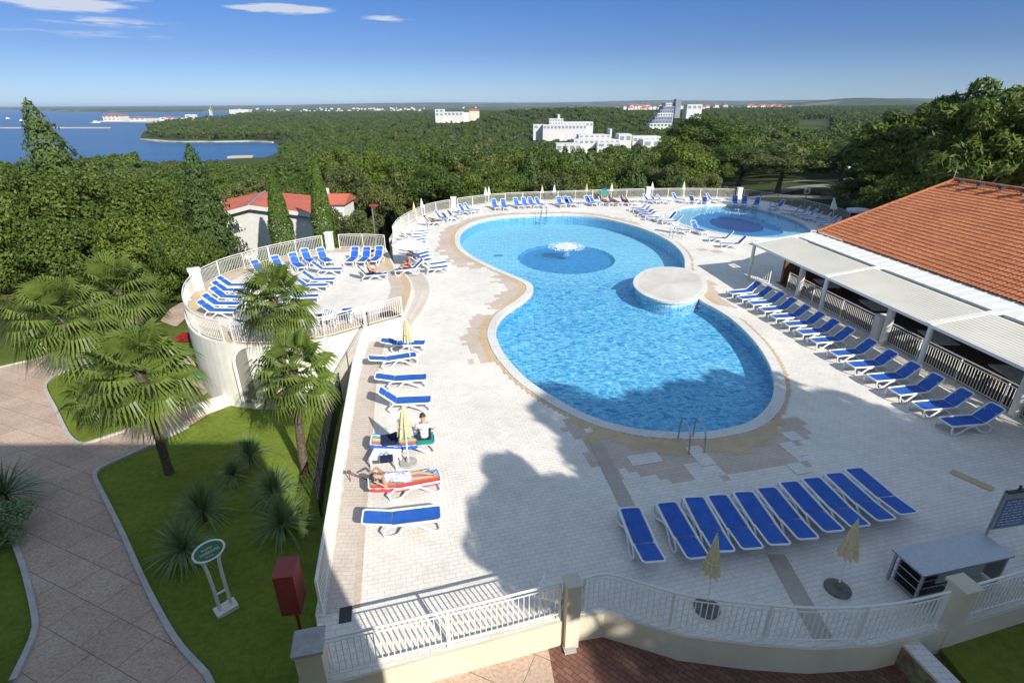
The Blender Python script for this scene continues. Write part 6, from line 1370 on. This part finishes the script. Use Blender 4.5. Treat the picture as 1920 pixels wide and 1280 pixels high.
# ------------------------------------------------------------------ people
def skin_mesh(name, nodes, edges, root, mat, sub=1):
    """one continuous body grown over a skeleton: nodes = {joint: (position, radius)}"""
    keys = list(nodes); ix = {k: i for i, k in enumerate(keys)}; me = bpy.data.meshes.new(name); me.from_pydata([nodes[k][0] for k in keys], [(ix[a], ix[c]) for a, c in edges], [])
    o = bpy.data.objects.new(name, me); COL.objects.link(o); md = o.modifiers.new('s', 'SKIN'); md.use_smooth_shade = True
    for k, sv in zip(keys, me.skin_vertices[0].data):
        r = nodes[k][1]; sv.radius = r if isinstance(r, tuple) else (r, r); sv.use_root = (k == root)
    ss = o.modifiers.new('u', 'SUBSURF'); ss.levels = sub; ss.render_levels = sub
    dg = bpy.context.evaluated_depsgraph_get(); dg.update(); res = bpy.data.meshes.new_from_object(o.evaluated_get(dg)); bpy.data.objects.remove(o); bpy.data.meshes.remove(me)
    res.name = name; res.materials.clear(); res.materials.append(mat); return res
def person(loc, rz, J, label, skin, hair, clothes=(), k=1.0, fingers=False, hair_long=False, group=None, face=None):
    """J: joints in metres. clothes: (name, joint chain list, extra radius, material)"""
    root = thing('person', label, 'person', loc, rz, group); V = {q: Vector(p) for q, p in J.items()}
    rad = {'pelvis': .125, 'belly': .115, 'chest': .135, 'neck': .055, 'chin': .075, 'head': .098, 'crown': .075, 'shL': .062, 'shR': .062, 'elL': .042, 'elR': .042, 'wrL': .03, 'wrR': .03, 'hpL': .092, 'hpR': .092, 'knL': .062, 'knR': .062, 'anL': .04, 'anR': .04, 'toL': .03, 'toR': .03}
    V['belly'] = (V['pelvis'] + V['chest']) / 2; V['chin'] = V['neck'] * .45 + V['head'] * .55; hd = (V['head'] - V['neck']).normalized(); V['crown'] = V['head'] + hd * .085
    nodes = {q: (V[q], rad[q] * k) for q in V}; E = [('pelvis', 'belly'), ('belly', 'chest'), ('chest', 'neck'), ('neck', 'chin'), ('chin', 'head'), ('head', 'crown'), ('chest', 'shL'), ('shL', 'elL'), ('elL', 'wrL'), ('chest', 'shR'), ('shR', 'elR'), ('elR', 'wrR'), ('pelvis', 'hpL'), ('hpL', 'knL'), ('knL', 'anL'), ('anL', 'toL'), ('pelvis', 'hpR'), ('hpR', 'knR'), ('knR', 'anR'), ('anR', 'toR')]
    for s in 'LR':
        d = (V['wr' + s] - V['el' + s]).normalized(); side = d.cross(Vector((0, 0, 1))); side = side.normalized() if side.length > .1 else Vector((1, 0, 0)); pm = V['wr' + s] + d * .075
        nodes['pm' + s] = (pm, (.034, .02)); E.append(('wr' + s, 'pm' + s))
        if fingers:
            for i, (o, L) in enumerate(((-.028, .065), (-.010, .078), (.010, .072), (.028, .055))):
                a, c = pm + side * o + d * .03, pm + side * o * 1.25 + d * (.03 + L * .8) + Vector((0, 0, -.02)); nodes['f%d' % i + s] = (a, .010); nodes['g%d' % i + s] = (c, .008); E += [('pm' + s, 'f%d' % i + s), ('f%d' % i + s, 'g%d' % i + s)]
            t0 = V['wr' + s] + d * .035 - side * .04; nodes['th' + s] = (t0, .011); nodes['tt' + s] = (t0 + d * .04 - side * .02, .009); E += [('wr' + s, 'th' + s), ('th' + s, 'tt' + s)]
    link('body', skin_mesh('body', nodes, E, 'pelvis', skin), root)
    for nm, chains, ex, mat in clothes:
        nn_, ee = {}, []
        for ch in chains:
            for i, q in enumerate(ch):
                if isinstance(q, tuple): key, pos, r = str(q), V[q[0]] * (1 - q[2]) + V[q[1]] * q[2], (rad[q[0]] * (1 - q[2]) + rad[q[1]] * q[2]) * k
                else: key, pos, r = q, V[q], rad[q] * k
                nn_[key] = (pos, r + ex); 
                if i: ee.append((prev, key))
                prev = key
        ee = list(dict.fromkeys(ee)); link(nm, skin_mesh(nm, nn_, ee, 'belly' if 'belly' in nn_ else list(nn_)[0], mat), root)
    fd = Vector(face) if face else Vector((0, 0, 1)); fd = (fd - hd * fd.dot(hd)).normalized(); sd = hd.cross(fd)
    c = V['head'] + hd * .02 - fd * .02; b = MB(); n = 14; rows = 7; Vt = []
    for i in range(rows + 1):
        ph = math.pi * .5 * i / rows * (1.25 if hair_long else 1.05)
        for j in range(n): a = 2 * math.pi * j / n; Vt.append(c + hd * (.125 * math.cos(ph)) + (fd * math.cos(a) * .104 + sd * math.sin(a) * .098) * math.sin(ph) - fd * .018 * (i / rows))
    b.add(Vt, [(i * n + j, i * n + (j + 1) % n, (i + 1) * n + (j + 1) % n, (i + 1) * n + j) for i in range(rows) for j in range(n)])
    if hair_long: b.lathe([(.04, -.07), (.055, 0), (.03, .06)], 8, c - fd * .09 - hd * .03)
    link('hair', b.mesh('hair', hair, True), root)
    if fingers:
        b = MB()
        for s in (-1, 1): b.lathe([(.001, -.012), (.012, 0), (.001, .012)], 6, V['head'] + fd * .088 + sd * s * .033)
        b.build('eyes', M['hair'], root); b = MB(); b.tube([V['head'] + fd * .085 - hd * .005, V['head'] + fd * .115 - hd * .035], [.010, .015], 6); b.build('nose', skin, root); b = MB(); b.tube([V['chin'] + fd * .074 - sd * .022 + hd * .01, V['chin'] + fd * .08 + hd * .008, V['chin'] + fd * .074 + sd * .022 + hd * .01], .007, 5); b.build('mouth', M['redpaint'], root)
        for s in (-1, 1): b = MB(); b.lathe([(.004, -.028), (.014, 0), (.004, .028)], 6, V['head'] + sd * s * .098 - fd * .01); b.build('ear', skin, root)
    return root
LNG = {o['label']: o for o in COL.objects if o.get('category') == 'sun lounger'}
def by(txt): return next(o for l, o in LNG.items() if txt in l)
def stripes(name, cols):
    t = NT(name); sp = t.n.new('ShaderNodeSeparateXYZ'); t.l.new(t.co(), sp.inputs[0]); f = t.math('ADD', t.math('MULTIPLY', sp.outputs[1], 1.5), .5)
    c = t.ramp(f, [(i / len(cols), q) for i, q in enumerate(cols)]); t.n[-1].color_ramp.interpolation = 'CONSTANT' if hasattr(t.n[-1], 'color_ramp') else None; t.base(c, .95); t.bump(t.noise(60, 2), .4, .004); return t.m
def towel(lo, x0, x1, hw, mat, label, rec, drop=.10):
    a = R(rec); b = MB(); n = 24; rows = []
    for i in range(n + 1):
        x = x0 + (x1 - x0) * i / n; z = SH + .025 if x > HX else SH + .03 - (x - HX) * math.sin(a); xx = x if x > HX else HX + (x - HX) * math.cos(a); w = .006 * math.sin(i * 1.9)
        rows.append([(xx, y, z - d + w) for y, d in ((-hw, drop), (-hw + .02, .0), (-hw * .4, .012), (hw * .4, .012), (hw - .02, 0), (hw, drop))])
    b.add(sum(rows, []), [(i * 6 + j, (i + 1) * 6 + j, (i + 1) * 6 + j + 1, i * 6 + j + 1) for i in range(n) for j in range(5)]); o = b.build('beach_towel', mat, None, True); o.location = lo.location; o.rotation_euler = lo.rotation_euler; return tag(o, label, 'towel')
rain = stripes('rainbow_towel', [(.03, .10, .42), (.10, .22, .55), (.60, .14, .16), (.62, .38, .10), (.66, .60, .22), (.10, .42, .30), (.16, .30, .62), (.03, .08, .36)])
redb = stripes('red_blue_towel', [(.55, .05, .06), (.60, .10, .09), (.58, .30, .10), (.20, .45, .60), (.15, .38, .70), (.03, .12, .45)])
l5, l6 = by('man in a white shirt sits'), by('woman in a flowered dress')
towel(l5, -.98, .42, .34, rain, 'rainbow striped beach towel spread on the lounger under the man', 12); towel(l6, -.98, .92, .31, redb, 'red, yellow and blue towel spread under the woman in the flowered dress', 12)
b = MB(); b.box((-.42, -.02, .47), (.52, .5, .10), 0.1); b.box((-.3, .06, .54), (.3, .28, .06), .5); o = b.build('clothes_pile', M['navy']); o.location = l5.location; o.rotation_euler = l5.rotation_euler; tag(o, 'dark navy clothes lying on the rainbow towel', 'clothes')
tl = MB(); tl.box((.66, 0, .375), (.5, .66, .03)); o = tl.build('beach_towel', M['teal']); o.location = l5.location; o.rotation_euler = l5.rotation_euler; tag(o, 'pale teal folded towel on which the man in the white shirt sits', 'towel')
t = NT('flowered_dress'); v = t.n.new('ShaderNodeTexVoronoi'); v.inputs['Scale'].default_value = 15; t.l.new(t.co(), v.inputs['Vector']); sx = t.n.new('ShaderNodeSeparateColor'); t.l.new(v.outputs['Color'], sx.inputs[0])
t.base(t.ramp(sx.outputs[0], [(0, (.72, .74, .80)), (.38, (.70, .72, .82)), (.40, (.16, .24, .62)), (.62, (.30, .42, .75)), (.64, (.55, .25, .50)), (.80, (.62, .62, .80)), (.82, (.75, .76, .82))]), .9); M['dress'] = t.m
person(l6.location, l6.rotation_euler.z, {'pelvis': (-.10, 0, .50), 'chest': (-.50, 0, .60), 'neck': (-.68, .0, .64), 'head': (-.81, .02, .68), 'shL': (-.60, .17, .60), 'elL': (-.74, .40, .68), 'wrL': (-.86, .19, .76), 'shR': (-.60, -.17, .60), 'elR': (-.52, -.36, .52), 'wrR': (-.72, -.27, .64), 'hpL': (-.04, .09, .48), 'knL': (.38, .06, .52), 'anL': (.76, -.03, .42), 'toL': (.86, -.02, .50), 'hpR': (-.04, -.09, .48), 'knR': (.36, -.13, .47), 'anR': (.74, -.10, .41), 'toR': (.83, -.14, .48)},
       'woman in a blue and white flowered dress lying asleep with an arm over her head', M['skin'], M['hair'], [('dress', [('shL', 'chest', 'shR'), ('chest', 'belly', 'pelvis'), ('pelvis', 'hpL', ('hpL', 'knL', .55)), ('pelvis', 'hpR', ('hpR', 'knR', .6))], .026, M['dress'])], 1.0, True, True, face=(.15, -.35, 1))
person(l5.location, l5.rotation_euler.z, {'pelvis': (.64, -.06, .47), 'chest': (.64, -.02, .84), 'neck': (.64, .0, 1.0), 'head': (.63, .05, 1.15), 'shL': (.45, .0, .92), 'elL': (.36, .08, .66), 'wrL': (.46, .30, .56), 'shR': (.83, .0, .92), 'elR': (.93, .08, .66), 'wrR': (.84, .30, .56), 'hpL': (.55, .0, .46), 'knL': (.50, .42, .50), 'anL': (.48, .47, .08), 'toL': (.46, .62, .04), 'hpR': (.73, .0, .46), 'knR': (.80, .42, .50), 'anR': (.80, .47, .08), 'toR': (.82, .62, .04)},
       'man in a white shirt sitting with his back to the camera on the lounger edge', M['skin'], M['hair'], [('shirt', [('chest', 'belly', 'pelvis'), (('chest', 'neck', .5), 'chest'), ('chest', 'shL', ('shL', 'elL', .75)), ('chest', 'shR', ('shR', 'elR', .75))], .024, M['shirt']), ('shorts', [('pelvis', 'hpL', ('hpL', 'knL', .8)), ('pelvis', 'hpR', ('hpR', 'knR', .8))], .02, M['navy'])], 1.0, True, face=(0, 1, .1))
lm = by('bare-backed man')
person(lm.location, lm.rotation_euler.z, {'pelvis': (-.05, 0, .46), 'chest': (-.10, 0, .82), 'neck': (-.06, 0, .98), 'head': (-.01, 0, 1.12), 'shL': (-.1, .19, .90), 'elL': (.02, .26, .64), 'wrL': (.24, .2, .6), 'shR': (-.1, -.19, .90), 'elR': (.02, -.26, .64), 'wrR': (.24, -.2, .6), 'hpL': (.02, .1, .45), 'knL': (.40, .15, .66), 'anL': (.62, .14, .40), 'toL': (.74, .14, .40), 'hpR': (.02, -.1, .45), 'knR': (.42, -.14, .62), 'anR': (.66, -.12, .40), 'toR': (.78, -.12, .40)},
       'bare-backed man sitting up on a terrace lounger beside the open parasol', M['skin'], M['hair'], [('shorts', [('pelvis', 'hpL', ('hpL', 'knL', .6)), ('pelvis', 'hpR', ('hpR', 'knR', .6))], .018, M['navy'])], 1.0, face=(1, 0, .1))
towel(lm, -.95, -.1, .3, M['iron'], 'dark grey towel over the raised back of the terrace lounger with the man', 52, .06)
lw = lounge_px(739, 506, 766, 489, TZ, 40, 'sun lounger in the parasol shade under a dark haired woman', 'loungers right of the terrace pillar')
person(lw.location, lw.rotation_euler.z, {'pelvis': (.0, 0, .46), 'chest': (-.02, .0, .84), 'neck': (.02, 0, 1.0), 'head': (.06, 0, 1.14), 'shL': (-.02, .17, .90), 'elL': (.1, .24, .68), 'wrL': (.3, .1, .78), 'shR': (-.02, -.17, .90), 'elR': (.1, -.24, .68), 'wrR': (.3, -.1, .78), 'hpL': (.06, .1, .45), 'knL': (.44, .16, .55), 'anL': (.56, .2, .2), 'toL': (.68, .2, .14), 'hpR': (.06, -.1, .45), 'knR': (.44, -.14, .55), 'anR': (.58, -.16, .4), 'toR': (.7, -.16, .38)},
       'dark haired woman in a pink top sitting up under the open parasol', M['tan'], M['hair'], [('top', [('chest', 'belly'), ('chest', ('chest', 'shL', .7)), ('chest', ('chest', 'shR', .7))], .016, plain('pink_cloth', (.55, .14, .20), .9)), ('shorts', [('pelvis', 'hpL', ('hpL', 'knL', .4)), ('pelvis', 'hpR', ('hpR', 'knR', .4))], .016, M['redpaint'])], 1.0, hair_long=True, face=(1, 0, 0))
LIE = {'pelvis': (-.05, 0, .48), 'chest': (-.40, 0, .66), 'neck': (-.56, 0, .80), 'head': (-.66, 0, .92), 'shL': (-.46, .18, .68), 'elL': (-.2, .26, .52), 'wrL': (.06, .2, .50), 'shR': (-.46, -.18, .68), 'elR': (-.2, -.26, .52), 'wrR': (.06, -.2, .50), 'hpL': (.0, .09, .47), 'knL': (.40, .10, .50), 'anL': (.78, .09, .42), 'toL': (.88, .09, .50), 'hpR': (.0, -.09, .47), 'knR': (.40, -.10, .54), 'anR': (.76, -.10, .42), 'toR': (.86, -.10, .5)}
lv = [by('row along the back railing, first from the left')]
lv += [lounge_px(1146, 381, 1138, 371, 0, 40, 'lounger along the back railing under a sunbather, just right of the green sign', 'loungers along the back railing'), lounge_px(1163, 381, 1155, 371, 0, 40, 'lounger along the back railing under a sunbather, middle of three occupied ones', 'loungers along the back railing'), lounge_px(1188, 381, 1178, 371, 0, 40, 'lounger along the back railing under a sunbather, just left of the middle pillar', 'loungers along the back railing')]
for l, lab, sk in zip(lv, ('sunbather lying on the first lounger of the back railing row, left', 'sunbather lying right of the small green sign at the back railing', 'sunbather lying midway between the green sign and the back pillar', 'sunbather lying just left of the middle pillar of the back railing'), ('tan', 'skin', 'tan', 'skin')):
    person(l.location, l.rotation_euler.z, LIE, lab, M[sk], M['hair'], [('swimwear', [('pelvis', 'hpL', ('hpL', 'knL', .3)), ('pelvis', 'hpR', ('hpR', 'knR', .3))], .014, M['navy'])], 1.0, group='sunbathers at the back railing', face=(.5, 0, 1))
